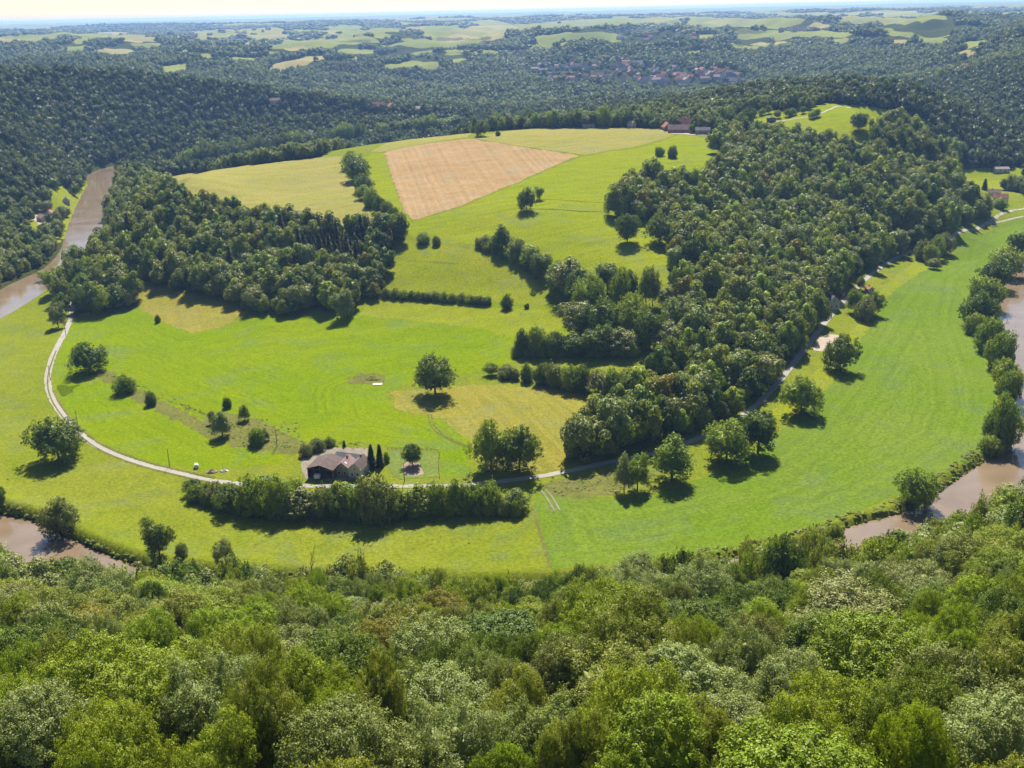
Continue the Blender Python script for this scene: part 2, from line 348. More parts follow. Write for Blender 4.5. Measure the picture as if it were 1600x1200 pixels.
# ------------------------------------------------------------------ terrain sheet
idx = np.arange(NR * NA).reshape(NR, NA)
jn = np.append(np.arange(1, NA), 0)
a_ = idx[:-1, :]; b_ = idx[1:, :]; c_ = idx[1:][:, jn]; d_ = idx[:-1][:, jn]
TRI = np.concatenate([np.stack([a_, c_, b_], -1).reshape(-1, 3), np.stack([a_, d_, c_], -1).reshape(-1, 3)])
VX, VY, VZ = GX.ravel(), GY.ravel(), GZ.ravel()
me = mesh_np('terrain', np.stack([VX, VY, VZ], 1), TRI, M_floor)
link('terrain', me, kind='structure', label='wooded valley sides and hills under the forests')
TX = VX[TRI]; TY = VY[TRI]
TB = (TX.min(1), TX.max(1), TY.min(1), TY.max(1))

OPEN = []                                                    # distance functions of everything that carries no trees
def drape(name, sdf, bbox, mat, off, label, z=None, kind='structure', grow=0.):
    """sheet cut out of the terrain triangles where sdf > 0, lying off metres above them"""
    m = (TB[1] >= bbox[0]) & (TB[0] <= bbox[1]) & (TB[3] >= bbox[2]) & (TB[2] <= bbox[3])
    t = TRI[m]; vid = np.unique(t)
    s = np.full(len(VX), -1e9); s[vid] = sdf(VX[vid], VY[vid])
    st = s[t]; ins = st > 0; cnt = ins.sum(1)
    zz = VZ + off if z is None else np.full(len(VX), z)
    P = np.stack([VX, VY, zz], 1)
    verts = []; faces = []; edges = []
    full = t[cnt == 3]
    newV = []; newE = []; newF = []
    base = len(VX)
    def cut(i, j):
        f = s[i] / (s[i] - s[j]); v = P[i] + (P[j] - P[i]) * f[:, None]
        k = base + sum(len(a) for a in newV); newV.append(v); newE.append(np.zeros(len(v))); return np.arange(k, k + len(v))
    t1 = t[cnt == 1]
    if len(t1):
        r = np.argmax(ins[cnt == 1], 1); n_ = np.arange(len(t1))
        A, B, Cc = t1[n_, r], t1[n_, (r + 1) % 3], t1[n_, (r + 2) % 3]
        e1, e2 = cut(A, B), cut(A, Cc); newF.append(np.stack([A, e1, e2], 1))
    t2 = t[cnt == 2]
    if len(t2):
        r = np.argmin(ins[cnt == 2], 1); n_ = np.arange(len(t2))
        A, B, Cc = t2[n_, r], t2[n_, (r + 1) % 3], t2[n_, (r + 2) % 3]
        e1, e2 = cut(B, A), cut(Cc, A); newF.append(np.stack([e1, B, Cc], 1)); newF.append(np.stack([e1, Cc, e2], 1))
    Fs = np.concatenate([full] + newF) if newF else full
    if len(Fs) == 0: print('EMPTY', name); return None
    AV = np.concatenate([P] + newV); AE = np.concatenate([np.where(s > 0, s, 0)] + newE)
    u, inv = np.unique(Fs, return_inverse=True)
    me = mesh_np(name, AV[u], inv.reshape(-1, 3), mat, True, {'edge': AE[u]})
    return link(name, me, kind=kind, label=label)
def bbox_of(pts, g=5): 
    a = np.array(pts); return (a[:, 0].min() - g, a[:, 0].max() + g, a[:, 1].min() - g, a[:, 1].max() + g)
def wobble(f, amp=1.5, sc=14, seed=1):
    return lambda x, y: f(x, y) + fbm(x, y, sc, 2, seed) * amp
def field(name, px, mat, off, label, world=None, open_=True, amp=1.2):
    pts = world or hits(px)
    f = lambda x, y: poly_sdf(x, y, pts)
    if open_: OPEN.append((bbox_of(pts, 30), f))
    return drape(name, wobble(f, amp, 16, len(OPEN) + 3), bbox_of(pts), mat, off, label)
def strip(name, px, width, mat, off, label, world=None, open_=True, k=4, amp=.25):
    pts = world or smooth_line(hits(px), k)
    f = lambda x, y: width / 2 - seg_dist(x, y, pts)
    if open_: OPEN.append((bbox_of(pts, 30), f))
    return drape(name, wobble(f, amp, 9, 5), bbox_of(pts, width), mat, off, label)

def ribbon(name, px, width, mat, off, label, k=6, wob=.15):
    pts = np.array(smooth_line(hits(px), k)); L_ = np.append(0, np.cumsum(np.linalg.norm(np.diff(pts, axis=0), axis=1)))
    t = np.arange(0, L_[-1], 1.2); X = np.interp(t, L_, pts[:, 0]); Y = np.interp(t, L_, pts[:, 1])
    dx, dy = np.gradient(X), np.gradient(Y); n_ = np.hypot(dx, dy) + 1e-9; nx_, ny_ = dy / n_, -dx / n_
    r = np.random.default_rng(len(t)); V = []
    for c in (-1, -.33, .33, 1):
        w_ = width / 2 * c * (1 + r.normal(0, wob, len(t))); a, b = X + nx_ * w_, Y + ny_ * w_
        V.append(np.stack([a, b, height(a, b) + off + (.06 if abs(c) < .5 else 0)], 1))
    V = np.stack(V, 1).reshape(-1, 3); F = []
    for i in range(len(t) - 1):
        for j in range(3): F.append((i * 4 + j, i * 4 + j + 1, i * 4 + j + 5, i * 4 + j + 4))
    return link(name, mesh_np(name, V, np.array(F), mat, True, {'edge': np.zeros(len(V))}), kind='structure', label=label)

# water
riv = lambda x, y: rwv(x, y) + 2.6 - seg_dist(x, y, river_c)
OPEN.append((bbox_of(river_c, 40), lambda x, y: rwv(x, y) + 3.0 - seg_dist(x, y, river_c)))
drape('river', riv, bbox_of(river_c, 30), M_water, 0, 'brown silty river looping round the meadows', z=0.0)

# the tongue of land inside the river bend
neck = at_z(192, 262, 1.5)
loop_open = [q_ for q_ in inner_bank if math.hypot(*q_) < 1180] + hits([(1500, 262), (1410, 232), (1150, 214), (1050, 204), (800, 203), (700, 212), (600, 220), (500, 245), (380, 260), (290, 272), (240, 280)])
field('pasture', None, M_pasture, .03, 'rough yellow-green pasture along the inside of the river bend', world=loop_open, open_=False, amp=.4)

lane_px = [(112, 455), (113, 480), (108, 505), (88, 545), (75, 585), (78, 615), (95, 645), (125, 678), (160, 702), (205, 720), (250, 733), (300, 745), (335, 752), (420, 759), (500, 760), (600, 760), (700, 760), (760, 755), (820, 748), (880, 738), (950, 723), (1020, 709), (1090, 686), (1150, 656), (1190, 626), (1230, 580), (1265, 536), (1300, 490), (1330, 460), (1365, 426), (1400, 403), (1440, 386), (1490, 368), (1540, 350), (1600, 326), (1680, 300)]
field('meadow', [(112, 492), (128, 500), (215, 482), (245, 500), (300, 522), (350, 512), (385, 498), (470, 495), (545, 485), (600, 470), (660, 468), (780, 475), (880, 480), (885, 510), (870, 545), (760, 580), (660, 590), (600, 612), (610, 640), (690, 655), (735, 690), (735, 745), (690, 750), (684, 705), (620, 700), (560, 690), (480, 690), (440, 700), (330, 668), (300, 650), (240, 628), (200, 605), (165, 585), (128, 600), (100, 622), (84, 600), (84, 580), (98, 545)], M_meadow, .06, 'bright green mown meadow inside the lane')
field('meadow', [(88, 602), (128, 602), (168, 592), (200, 615), (240, 640), (300, 668), (340, 690), (400, 705), (445, 708), (440, 725), (400, 728), (335, 735), (260, 728), (205, 712), (165, 695), (130, 670), (100, 640)], M_meadow, .06, 'bright green strip of meadow between lane and scrubby bank')
field('hay_meadow', [(205, 446), (262, 452), (330, 468), (388, 486), (350, 510), (298, 521), (248, 500), (218, 482)], M_hay, .07, 'dry tan corner of meadow below the spur wood')
field('hay_meadow', [(690, 606), (760, 600), (860, 606), (960, 628), (1010, 632), (930, 665), (885, 695), (885, 735), (760, 735), (735, 690), (690, 655), (620, 640), (612, 612)], M_hay, .07, 'dry tan hay meadow beside the big lone oak')
field('pasture', [(575, 470), (600, 466), (700, 472), (880, 486), (880, 512), (830, 535), (760, 515), (640, 500), (560, 492)], M_mid, .075, 'yellowish grass strip below the long hedge')
field('pasture', [(598, 462), (605, 430), (632, 392), (640, 380), (690, 384), (760, 392), (800, 405), (840, 440), (862, 478), (800, 474), (700, 468)], M_mid, .07, 'small hill pasture between the two hedges')
field('crop_field', [(832, 792), (838, 762), (862, 762), (900, 772), (960, 780), (1060, 762), (1150, 725), (1225, 672), (1290, 600), (1340, 530), (1380, 468), (1410, 430), (1450, 412), (1490, 405), (1500, 368), (1610, 333), (1700, 318), (1650, 362), (1590, 388), (1545, 420), (1520, 440), (1512, 500), (1535, 560), (1552, 600), (1560, 640), (1545, 690), (1520, 712), (1480, 738), (1420, 765), (1340, 800), (1250, 832), (1150, 855), (1000, 880), (862, 888), (848, 840)], M_crop, .065, 'striped bright green crop field along the right river bank')
field('ploughed_field', [(600, 238), (660, 226), (730, 217), (800, 228), (905, 243), (860, 262), (790, 292), (720, 322), (645, 345), (632, 330), (615, 285)], M_plough, .09, 'bare tan tilled field on top of the spur')
field('stubble_field', [(250, 279), (300, 270), (400, 258), (470, 249), (540, 244), (545, 275), (562, 310), (580, 338), (600, 362), (520, 358), (430, 347), (330, 325), (280, 300)], M_hilltop, .08, 'pale green-tan field above the spur wood')
field('stubble_field', [(578, 238), (600, 226), (660, 213), (740, 208), (730, 215), (660, 225), (600, 237)], M_hilltop, .08, 'narrow tan strip behind the tilled field')
field('stubble_field', [(735, 216), (800, 204), (900, 199), (1010, 200), (1062, 208), (1000, 228), (912, 242), (800, 227)], M_hilltop, .08, 'pale tan stubble field before the hilltop farm')
field('hill_meadow', [(578, 240), (600, 239), (614, 286), (630, 332), (644, 347), (720, 325), (790, 295), (862, 263), (915, 244), (1002, 230), (1062, 210), (1105, 215), (1112, 240), (1150, 256), (1122, 268), (1090, 288), (1000, 294), (962, 312), (958, 345), (1040, 352), (1048, 400), (1050, 440), (1020, 455), (960, 430), (880, 415), (830, 395), (790, 372), (740, 382), (690, 380), (645, 372), (622, 345), (600, 320), (585, 290), (570, 255)], M_hill, .075, 'smooth green hillside pasture right of the tilled field')
field('hill_meadow', [(1125, 192), (1145, 180), (1190, 172), (1260, 174), (1330, 163), (1390, 172), (1446, 187), (1446, 230), (1345, 248), (1300, 237), (1230, 223), (1180, 212), (1130, 205)], M_hill, .075, 'green hilltop pasture beyond the farm')
field('hill_meadow', [(1486, 263), (1530, 262), (1600, 262), (1600, 292), (1560, 297), (1510, 293), (1490, 285)], M_hill, .075, 'small green pasture at the valley mouth by the red-roofed house')
field('paddock', [(78, 302), (108, 296), (118, 316), (104, 336), (86, 326)], M_mid, .075, 'small grassy paddock on the far river bank')
field('paddock', [(50, 338), (88, 328), (92, 346), (62, 354)], M_dirt, .075, 'pale bare ground round the riverside houses')
field('paddock', [(20, 360), (58, 352), (64, 370), (28, 376)], M_mid, .075, 'garden lawn among the trees of the river flats')
# verges, banks, yards, tracks
strip('rough_bank', [(160, 582), (185, 598), (220, 620), (260, 640), (300, 660), (330, 675), (370, 690), (420, 698), (455, 703)], 9, M_rough, .10, 'scrubby brown-green bank running across the meadow', open_=False, amp=2.5)
field('rough_bank', [(318, 652), (350, 645), (400, 655), (440, 675), (475, 690), (470, 705), (420, 702), (350, 688), (322, 672)], M_rough, .11, 'weedy hummock with young trees in the meadow', open_=False)
field('rough_bank', [(845, 755), (900, 745), (960, 735), (1030, 740), (960, 772), (900, 780), (862, 775)], M_rough, .10, 'unmown verge between lane and crop field', open_=False)
field('rough_bank', [(1300, 560), (1345, 500), (1385, 445), (1430, 408), (1470, 395), (1490, 405), (1440, 425), (1400, 452), (1375, 478), (1340, 540), (1300, 600), (1230, 660), (1200, 650), (1250, 600)], M_mid, .10, 'uneven paddock beside the lane under the long wood', open_=False)
field('mound', [(540, 592), (560, 585), (590, 583), (604, 588), (598, 600), (565, 600), (548, 600)], M_rough, .10, 'low weedy mound in the meadow', open_=False)
strip('lane', lane_px, 3.6, M_road, .16, 'pale grey country lane circling the meadows')
ribbon('farm_track', [(1545, 350), (1570, 345), (1600, 338)], 2.2, M_road, .15, 'short pale track off the lane')
ribbon('farm_track', [(1135, 205), (1200, 192), (1240, 186), (1290, 174), (1330, 168)], 2.6, M_road, .15, 'pale path crossing the hilltop pasture')
for k in (0, 1):
    ribbon('wheel_track', [(845 + 7 * k, 766 - 1 * k), (852 + 8 * k, 775 - 2 * k), (860 + 8 * k, 788 - 2 * k), (868 + 8 * k, 801 - 2 * k)], .8, M_yard, .17, 'bare wheel rut leading into the crop field')
for k in (0, 1.1):
    ribbon('wheel_track', [(668 + 5 * k, 648), (676 + 5 * k, 668), (695 + 5 * k, 684), (722 + 5 * k, 696), (742 + 5 * k, 703)], .8, M_rough, .17, 'worn dark wheel rut curving round the hay meadow')
field('farmyard', [(472, 712), (500, 700), (575, 700), (580, 735), (562, 750), (480, 752), (470, 735)], M_yard, .12, 'bare earth yard round the farm buildings', open_=False, amp=.6)
field('lawn', [(608, 702), (684, 706), (686, 745), (625, 750), (606, 735)], M_lawn, .12, 'mown garden lawn beside the farmhouse', open_=False, amp=.3)
field('patio', [(628, 722), (655, 722), (662, 742), (640, 745), (630, 738)], M_mud, .14, 'bare reddish patch under the garden tree', open_=False, amp=.6)
field('sand_patch', [(1278, 528), (1300, 522), (1313, 524), (1304, 540), (1290, 550), (1270, 548)], M_dirt, .14, 'sandy riding patch beside the lane', open_=False, amp=.6)
field('farmyard', [(1030, 204), (1062, 200), (1110, 203), (1105, 212), (1050, 209)], M_dirt, .12, 'bare yard before the hilltop farm', open_=False, amp=.6)

# ------------------------------------------------------------------ foliage and bark
LM = {
 'mid':    leaf_mat('leaf_mid_green', (.160, .222, .012), (.235, .275, .022), .22, .12),
 'dark':   leaf_mat('leaf_dark_green', (.085, .130, .012), (.130, .168, .017), .20, .12),
 'silver': leaf_mat('leaf_silvery', (.190, .235, .060), (.225, .255, .082), .22, .12, .5, (.22, (.27, .30, .14))),
 'olive':  leaf_mat('leaf_olive', (.170, .160, .012), (.195, .170, .020), .25, .12),
 'lime':   leaf_mat('leaf_lime', (.180, .250, .008), (.210, .262, .012), .28, .12),
 'flower': leaf_mat('leaf_chestnut_bloom', (.165, .195, .020), (.190, .210, .024), .24, .12, .5, (.48, (.36, .35, .10))),
 'grey':   leaf_mat('leaf_greyish', (.165, .192, .038), (.205, .215, .052), .20, .15, .5, (.3, (.21, .20, .11))),
 'fir':    leaf_mat('leaf_fir', (.048, .060, .014), (.070, .075, .018), .25, .05),
 'wood':   leaf_mat('leaf_wood_green', (.130, .162, .015), (.205, .220, .036), .30, .12, .5, (.25, (.19, .20, .09))),
 'hilldark': leaf_mat('leaf_hill_dark', (.036, .056, .010), (.062, .080, .015), .32, .1, .5, (.12, (.12, .13, .05))),
 'hill':   leaf_mat('leaf_hill_green', (.062, .090, .012), (.102, .124, .020), .36, .12, .5, (.15, (.15, .16, .07))),
}
M_bark = plain_mat('bark', (.10, .08, .06), .95, .35, 3.0)

def unit(v): return v / (np.linalg.norm(v, axis=1)[:, None] + 1e-9)
def ico(sub):
    import bmesh
    bm = bmesh.new(); bmesh.ops.create_icosphere(bm, subdivisions=sub, radius=1.0); bm.verts.ensure_lookup_table()
    V = np.array([v.co[:] for v in bm.verts]); F = np.array([[v.index for v in f.verts] for f in bm.faces]); bm.free(); return V, F
ICO = {k: ico(k) for k in (2, 3, 4)}
def crown_arrays(seed, Rr, H, z0, nb, nl, ls, brr=(.28, .44), low=-.55, core=.84, csub=3, lean=.5, kk=(.5, .74), fz=.08, spray=None):
    """billowy crown: leaf clumps on the outside of many overlapping boughs, round a core of inner foliage"""
    r = np.random.default_rng(seed)
    i = np.arange(nb * 2) + .5; ph = np.arccos(1 - 2 * i / (nb * 2)); th = math.pi * (1 + 5 ** .5) * i + r.uniform(0, 6)
    dd = np.stack([np.cos(th) * np.sin(ph), np.sin(th) * np.sin(ph), np.cos(ph)], 1) + r.normal(0, .16, (nb * 2, 3))
    dd = unit(dd); dd = dd[dd[:, 2] > low]; dd = dd[r.permutation(len(dd))[:nb]]; nb = len(dd)
    E = np.array([Rr, Rr, H / 2])
    lob = np.zeros(nb)
    for _ in range(5):
        ax = unit(r.normal(0, 1, (1, 3)))[0]; lob += np.cos((dd @ ax) * r.uniform(2.5, 4.5) + r.uniform(0, 6.28)) * .14
    C = dd * E * (r.uniform(kk[0], kk[1], nb) * (1 + lob))[:, None]; br = Rr * r.uniform(brr[0], brr[1], nb)
    btint = r.uniform(0, 1, nb)
    M = nl * 6
    bi = r.choice(nb, M, p=br ** 2 / (br ** 2).sum()); d = unit(r.normal(0, 1, (M, 3)))
    P = C[bi] + d * (br[bi] * (1 + r.normal(0, fz, M)))[:, None]
    o = unit(C[bi] / E)
    keep = ((d * o).sum(1) > -.15) & (P[:, 2] > -H * .5)
    P, d, bi, o = P[keep], d[keep], bi[keep], o[keep]
    ok = np.ones(len(P), bool)
    for j in range(nb):
        ok &= (bi == j) | (np.linalg.norm(P - C[j], axis=1) > br[j] * .9)
    P, d, bi, o = P[ok], d[ok], bi[ok], o[ok]
    if spray:                                                # leaves gathered in sprays standing off the boughs, with gaps between
        ns, sr = spray; ns = min(ns, len(P)); P, d, bi, o = P[:ns], d[:ns], bi[:ns], o[:ns]; m_ = max(1, nl // ns)
        srad = sr * r.uniform(.55, 1.35, ns); ax = unit(d + o * .6 + np.array([0, 0, .5]))
        P = P + d * r.normal(0, sr * .55, ns)[:, None]; stint = r.uniform(0, 1, ns)
        k_ = np.repeat(np.arange(ns), m_); q_ = unit(r.normal(0, 1, (len(k_), 3)) + ax[k_] * .45); n = len(k_)
        off = q_ * (srad[k_] * r.uniform(.35, 1.0, n) ** .6)[:, None]; off += ax[k_] * (off * ax[k_]).sum(1)[:, None] * .45
        nn = unit(q_ * .75 + ax[k_] * .55 + r.normal(0, lean, (n, 3))); P = P[k_] + off; bi = bi[k_]
        tnt = .35 * btint[bi] + .40 * stint[k_] + .25 * r.uniform(0, 1, n)
    else:
        P, d, bi, o = P[:nl], d[:nl], bi[:nl], o[:nl]; n = len(P)
        nn = unit(d * .9 + o * .25 + r.normal(0, lean, (n, 3)))
        tnt = .68 * btint[bi] + .32 * r.uniform(0, 1, n)
    t1 = unit(np.cross(nn, r.normal(0, 1, (n, 3)))); t2 = np.cross(nn, t1)
    s = (ls * r.uniform(.6, 1.35, n))[:, None]
    V = np.stack([P - t1 * s, P - t2 * s * .6 + nn * s * .18, P + t1 * s, P + t2 * s * .6 + nn * s * .18], 1).reshape(-1, 3)
    F = np.arange(n * 4).reshape(-1, 4)
    tint = np.repeat(np.clip(tnt, 0, 1), 4)
    cv, cf = ICO[csub]; cd = unit(cv * E)
    best = np.zeros(len(cd))
    for j in range(nb):
        b = cd @ C[j]; disc = br[j] ** 2 - ((C[j] ** 2).sum() - b * b)
        best = np.maximum(best, np.where(disc > 0, b + np.sqrt(np.maximum(disc, 0)), 0))
    best = np.maximum(best, Rr * .35)
    CV = cd * (best * core)[:, None]
    CV[:, 2] = np.maximum(CV[:, 2], -H * .42)
    V[:, 2] += z0 + H / 2; CV[:, 2] += z0 + H / 2
    return V, F, tint, CV, cf
def crown_mesh(name, mat, *a, **k):
    V, F, t, CV, cf = crown_arrays(*a, **k)
    cf4 = np.concatenate([cf, cf[:, 2:3]], 1) + len(V)       # triangles stored as closed quads below
    me = bpy.data.meshes.new(name)
    AV = np.concatenate([V, CV]).astype(np.float32)
    me.vertices.add(len(AV)); me.vertices.foreach_set('co', AV.ravel())
    lp = np.concatenate([F.ravel(), (cf + len(V)).ravel()]).astype(np.int32)
    me.loops.add(len(lp)); me.loops.foreach_set('vertex_index', lp)
    st = np.concatenate([np.arange(len(F)) * 4, F.size + np.arange(len(cf)) * 3]).astype(np.int32)
    me.polygons.add(len(st)); me.polygons.foreach_set('loop_start', st)
    try: me.polygons.foreach_set('loop_total', np.concatenate([np.full(len(F), 4), np.full(len(cf), 3)]).astype(np.int32))
    except Exception: pass
    me.materials.append(mat); me.update(calc_edges=True)
    r = np.random.default_rng(len(V))
    at = me.attributes.new('tint', 'FLOAT', 'POINT'); at.data.foreach_set('value', np.concatenate([t, r.uniform(.2, .6, len(CV))]).astype(np.float32))
    return me
def tube_arrays(pts, rad, k=6):
    pts = np.array(pts, float); V = []; F = []
    for i, (pnt, ra) in enumerate(zip(pts, rad)):
        tdir = pts[min(i + 1, len(pts) - 1)] - pts[max(i - 1, 0)]; tdir /= np.linalg.norm(tdir) + 1e-9
        a = np.cross(tdir, [1, 0, 0] if abs(tdir[0]) < .8 else [0, 1, 0]); a /= np.linalg.norm(a); b = np.cross(tdir, a)
        for j in range(k):
            t = 2 * math.pi * j / k; V.append(pnt + (a * math.cos(t) + b * math.sin(t)) * ra)
    for i in range(len(pts) - 1):
        for j in range(k):
            F.append((i * k + j, i * k + (j + 1) % k, (i + 1) * k + (j + 1) % k, (i + 1) * k + j))
    F.append((0, *range(k - 1, 0, -1))[:k]); F.append(tuple((len(pts) - 1) * k + j for j in range(k)))
    return V, F
def trunk_mesh(name, seed, H, Rr, rad, nl=5, z0=.3):
    r = random.Random(seed); V = []; F = []
    def add(v, f):
        b = len(V); V.extend([tuple(a) for a in v]); F.extend([tuple(i + b for i in g) for g in f])
    lx, ly = r.uniform(-.4, .4), r.uniform(-.4, .4)
    add(*tube_arrays([(0, 0, -.8), (0, 0, .4), (lx * .5, ly * .5, H * .35), (lx, ly, H * .75)], [rad * 1.5, rad * 1.1, rad * .8, rad * .25], 7))
    for i in range(nl):
        a = 6.283 * i / nl + r.uniform(-.4, .4); h = H * r.uniform(.28, .5); e = Rr * r.uniform(.5, .75)
        add(*tube_arrays([(lx * .5, ly * .5, h), (math.cos(a) * e * .5, math.sin(a) * e * .5, h + H * .12), (math.cos(a) * e, math.sin(a) * e, h + H * .28)], [rad * .5, rad * .32, rad * .1], 5))
    me = bpy.data.meshes.new(name); me.from_pydata(V, [], F); me.materials.append(M_bark)
    for p_ in me.polygons: p_.use_smooth = True
    return me
def conifer_mesh(name, mat, seed, Rr, H, nl, ls, z0=.8, layers=14):
    r = np.random.default_rng(seed); f = r.uniform(0, 1, nl) ** .8
    lay = np.floor(f * layers) / layers; z = z0 + (H - z0) * lay
    rad = Rr * (1 - lay) ** .85 * r.uniform(.25, 1.05, nl) + .1; th = r.uniform(0, 6.283, nl)
    th = th + .25 * np.sin(th * 7 + lay * 40)
    P = np.stack([np.cos(th) * rad, np.sin(th) * rad, z - rad * .32 + r.normal(0, .12, nl)], 1)
    rd = np.stack([np.cos(th), np.sin(th), np.full(nl, -.35)], 1); rd = unit(rd + r.normal(0, .2, (nl, 3)))
    sd_ = unit(np.cross(rd, np.array([0, 0, 1.0])[None] + r.normal(0, .25, (nl, 3)))); s = (ls * r.uniform(.6, 1.3, nl))[:, None]
    V = np.stack([P - rd * s, P - sd_ * s * .5, P + rd * s, P + sd_ * s * .5], 1).reshape(-1, 3)
    CV = []; CF = []
    for i in range(9):
        for j in range(10):
            a = j * .6283 + (i % 2) * .3; t = i / 8; q_ = Rr * .62 * (1 - t) ** .9 * (1.15 if i % 2 == 0 else .8); CV.append((math.cos(a) * q_, math.sin(a) * q_, z0 * .5 + (H - z0) * t * .97))
    for i in range(8):
        for j in range(10): CF.append((i * 10 + j, i * 10 + (j + 1) % 10, (i + 1) * 10 + (j + 1) % 10, (i + 1) * 10 + j))
    n0 = len(V); V = np.concatenate([V, np.array(CV)]); Fq = np.concatenate([np.arange(nl * 4).reshape(-1, 4), np.array(CF) + n0])
    me = mesh_np(name, V, Fq, mat, False, {'tint': np.concatenate([np.repeat(r.uniform(0, 1, nl), 4), np.full(len(CV), .4)])})
    return me

# crown library: A = near slope (fine leaves), B = lone trees and hedgerows, C = woods, D = far
LIB = {}
A_spec = [('round', 6.5, 12, 70, 60000, .125, dict(brr=(.18, .36), spray=(1000, .62))), ('round', 6.2, 11, 50, 60000, .125, dict(brr=(.22, .42), spray=(820, .72))), ('broad', 7.6, 11, 90, 66000, .13, dict(brr=(.15, .30), kk=(.42, .9), spray=(1250, .62))), ('tall', 5.2, 14, 70, 56000, .12, dict(brr=(.18, .40), spray=(950, .58))),
          ('tall', 4.6, 13, 50, 50000, .115, dict(brr=(.2, .42), kk=(.38, .92), spray=(700, .66))), ('puff', 6.5, 10.5, 110, 60000, .12, dict(brr=(.12, .25), kk=(.45, .95), spray=(1300, .52))), ('puff', 6.0, 12, 120, 60000, .115, dict(brr=(.12, .24), kk=(.42, .98), spray=(1100, .58)))]
for t_ in A_spec: t_[6].setdefault('lean', .55); t_[6]['fz'] = .10
for n_, (fam, Rr, H, nb, nl, ls, kw) in enumerate(A_spec):
    LIB.setdefault('A_' + fam, []).append((crown_mesh('crown', LM['mid'], 100 + n_, Rr, H, 3.5, nb, nl, ls, csub=4, low=-.7, core=.62, **kw), trunk_mesh('trunk', n_, 4 + H, Rr, .32), Rr, H + 3.5))
B_spec = [('round', 6.5, 12.5, 80, 8500, .30, dict(brr=(.15, .34), low=-.8, kk=(.46, .86))), ('round', 6.6, 12.0, 100, 8500, .30, dict(brr=(.13, .30), low=-.8, kk=(.46, .9))), ('tall', 4.6, 13.5, 80, 7000, .28, dict(brr=(.15, .38), low=-.8, kk=(.44, .88))), ('tall', 4.2, 14, 60, 6500, .28, dict(brr=(.18, .40), low=-.8, kk=(.40, .9))), ('low', 6.0, 9.0, 80, 7000, .30, dict(low=-.9, brr=(.14, .34), kk=(.46, .9))), ('low', 5.2, 9.0, 60, 6500, .30, dict(low=-.92, brr=(.18, .42)))]
for t_ in B_spec: t_[6].setdefault('lean', .55); t_[6]['fz'] = .10; t_[6]['spray'] = (430, .80)
for n_, (fam, Rr, H, nb, nl, ls, kw) in enumerate(B_spec):
    z0 = {'round': 1.1, 'tall': .9, 'low': -.8}[fam]
    LIB.setdefault('B_' + fam, []).append((crown_mesh('crown', LM['mid'], 200 + n_, Rr, H, z0, nb, nl, ls, csub=3, core=.74, **kw), trunk_mesh('trunk', 20 + n_, z0 + H if fam != 'low' else 6, Rr, .34 if fam != 'low' else .14), Rr, z0 + H))
for n_ in range(2):
    LIB.setdefault('B_fir', []).append((conifer_mesh('crown', LM['fir'], 40 + n_, 3.4, 15, 2600, .7), trunk_mesh('trunk', 50 + n_, 16, .5, .22, 2), 3.4, 15.0))

def tree(name, x, y, z, R_, H_, fam, col, label, group=None, cat='tree', rz=None, var=None, rnd=random.Random(77)):
    lst = LIB[fam]; c, t, r0, h0 = lst[rnd.randrange(len(lst)) if var is None else var % len(lst)]
    e = bpy.data.objects.new(name, None); COL.objects.link(e); e.empty_display_size = .5
    e.location = (x, y, z - .15); e.rotation_euler = (0, 0, rnd.uniform(0, 6.28) if rz is None else rz)
    sx = R_ / r0; e.scale = (sx, sx, H_ / h0)
    e['label'] = label; e['category'] = cat
    if group: e['group'] = group
    for nm, d in (('crown', c), ('trunk', t)):
        o = bpy.data.objects.new(nm, d); COL.objects.link(o); o.parent = e
        if nm == 'crown':
            o.material_slots[0].link = 'OBJECT'; o.material_slots[0].material = LM[col]
    return e
PLACED = []                                                  # (x, y, radius) of single trees
def tree_px(name, bx, by, wpx, hpx, fam, col, label, group=None, cat='tree', **k):
    x, y, z, S = hit(bx, by); R_ = wpx * S / FPX / 2 * .89; H_ = hpx * S / FPX / .95 * .94
    PLACED.append((x, y, R_)); return tree(name, x, y, z, R_, H_, fam, col, label, group, cat, **k)

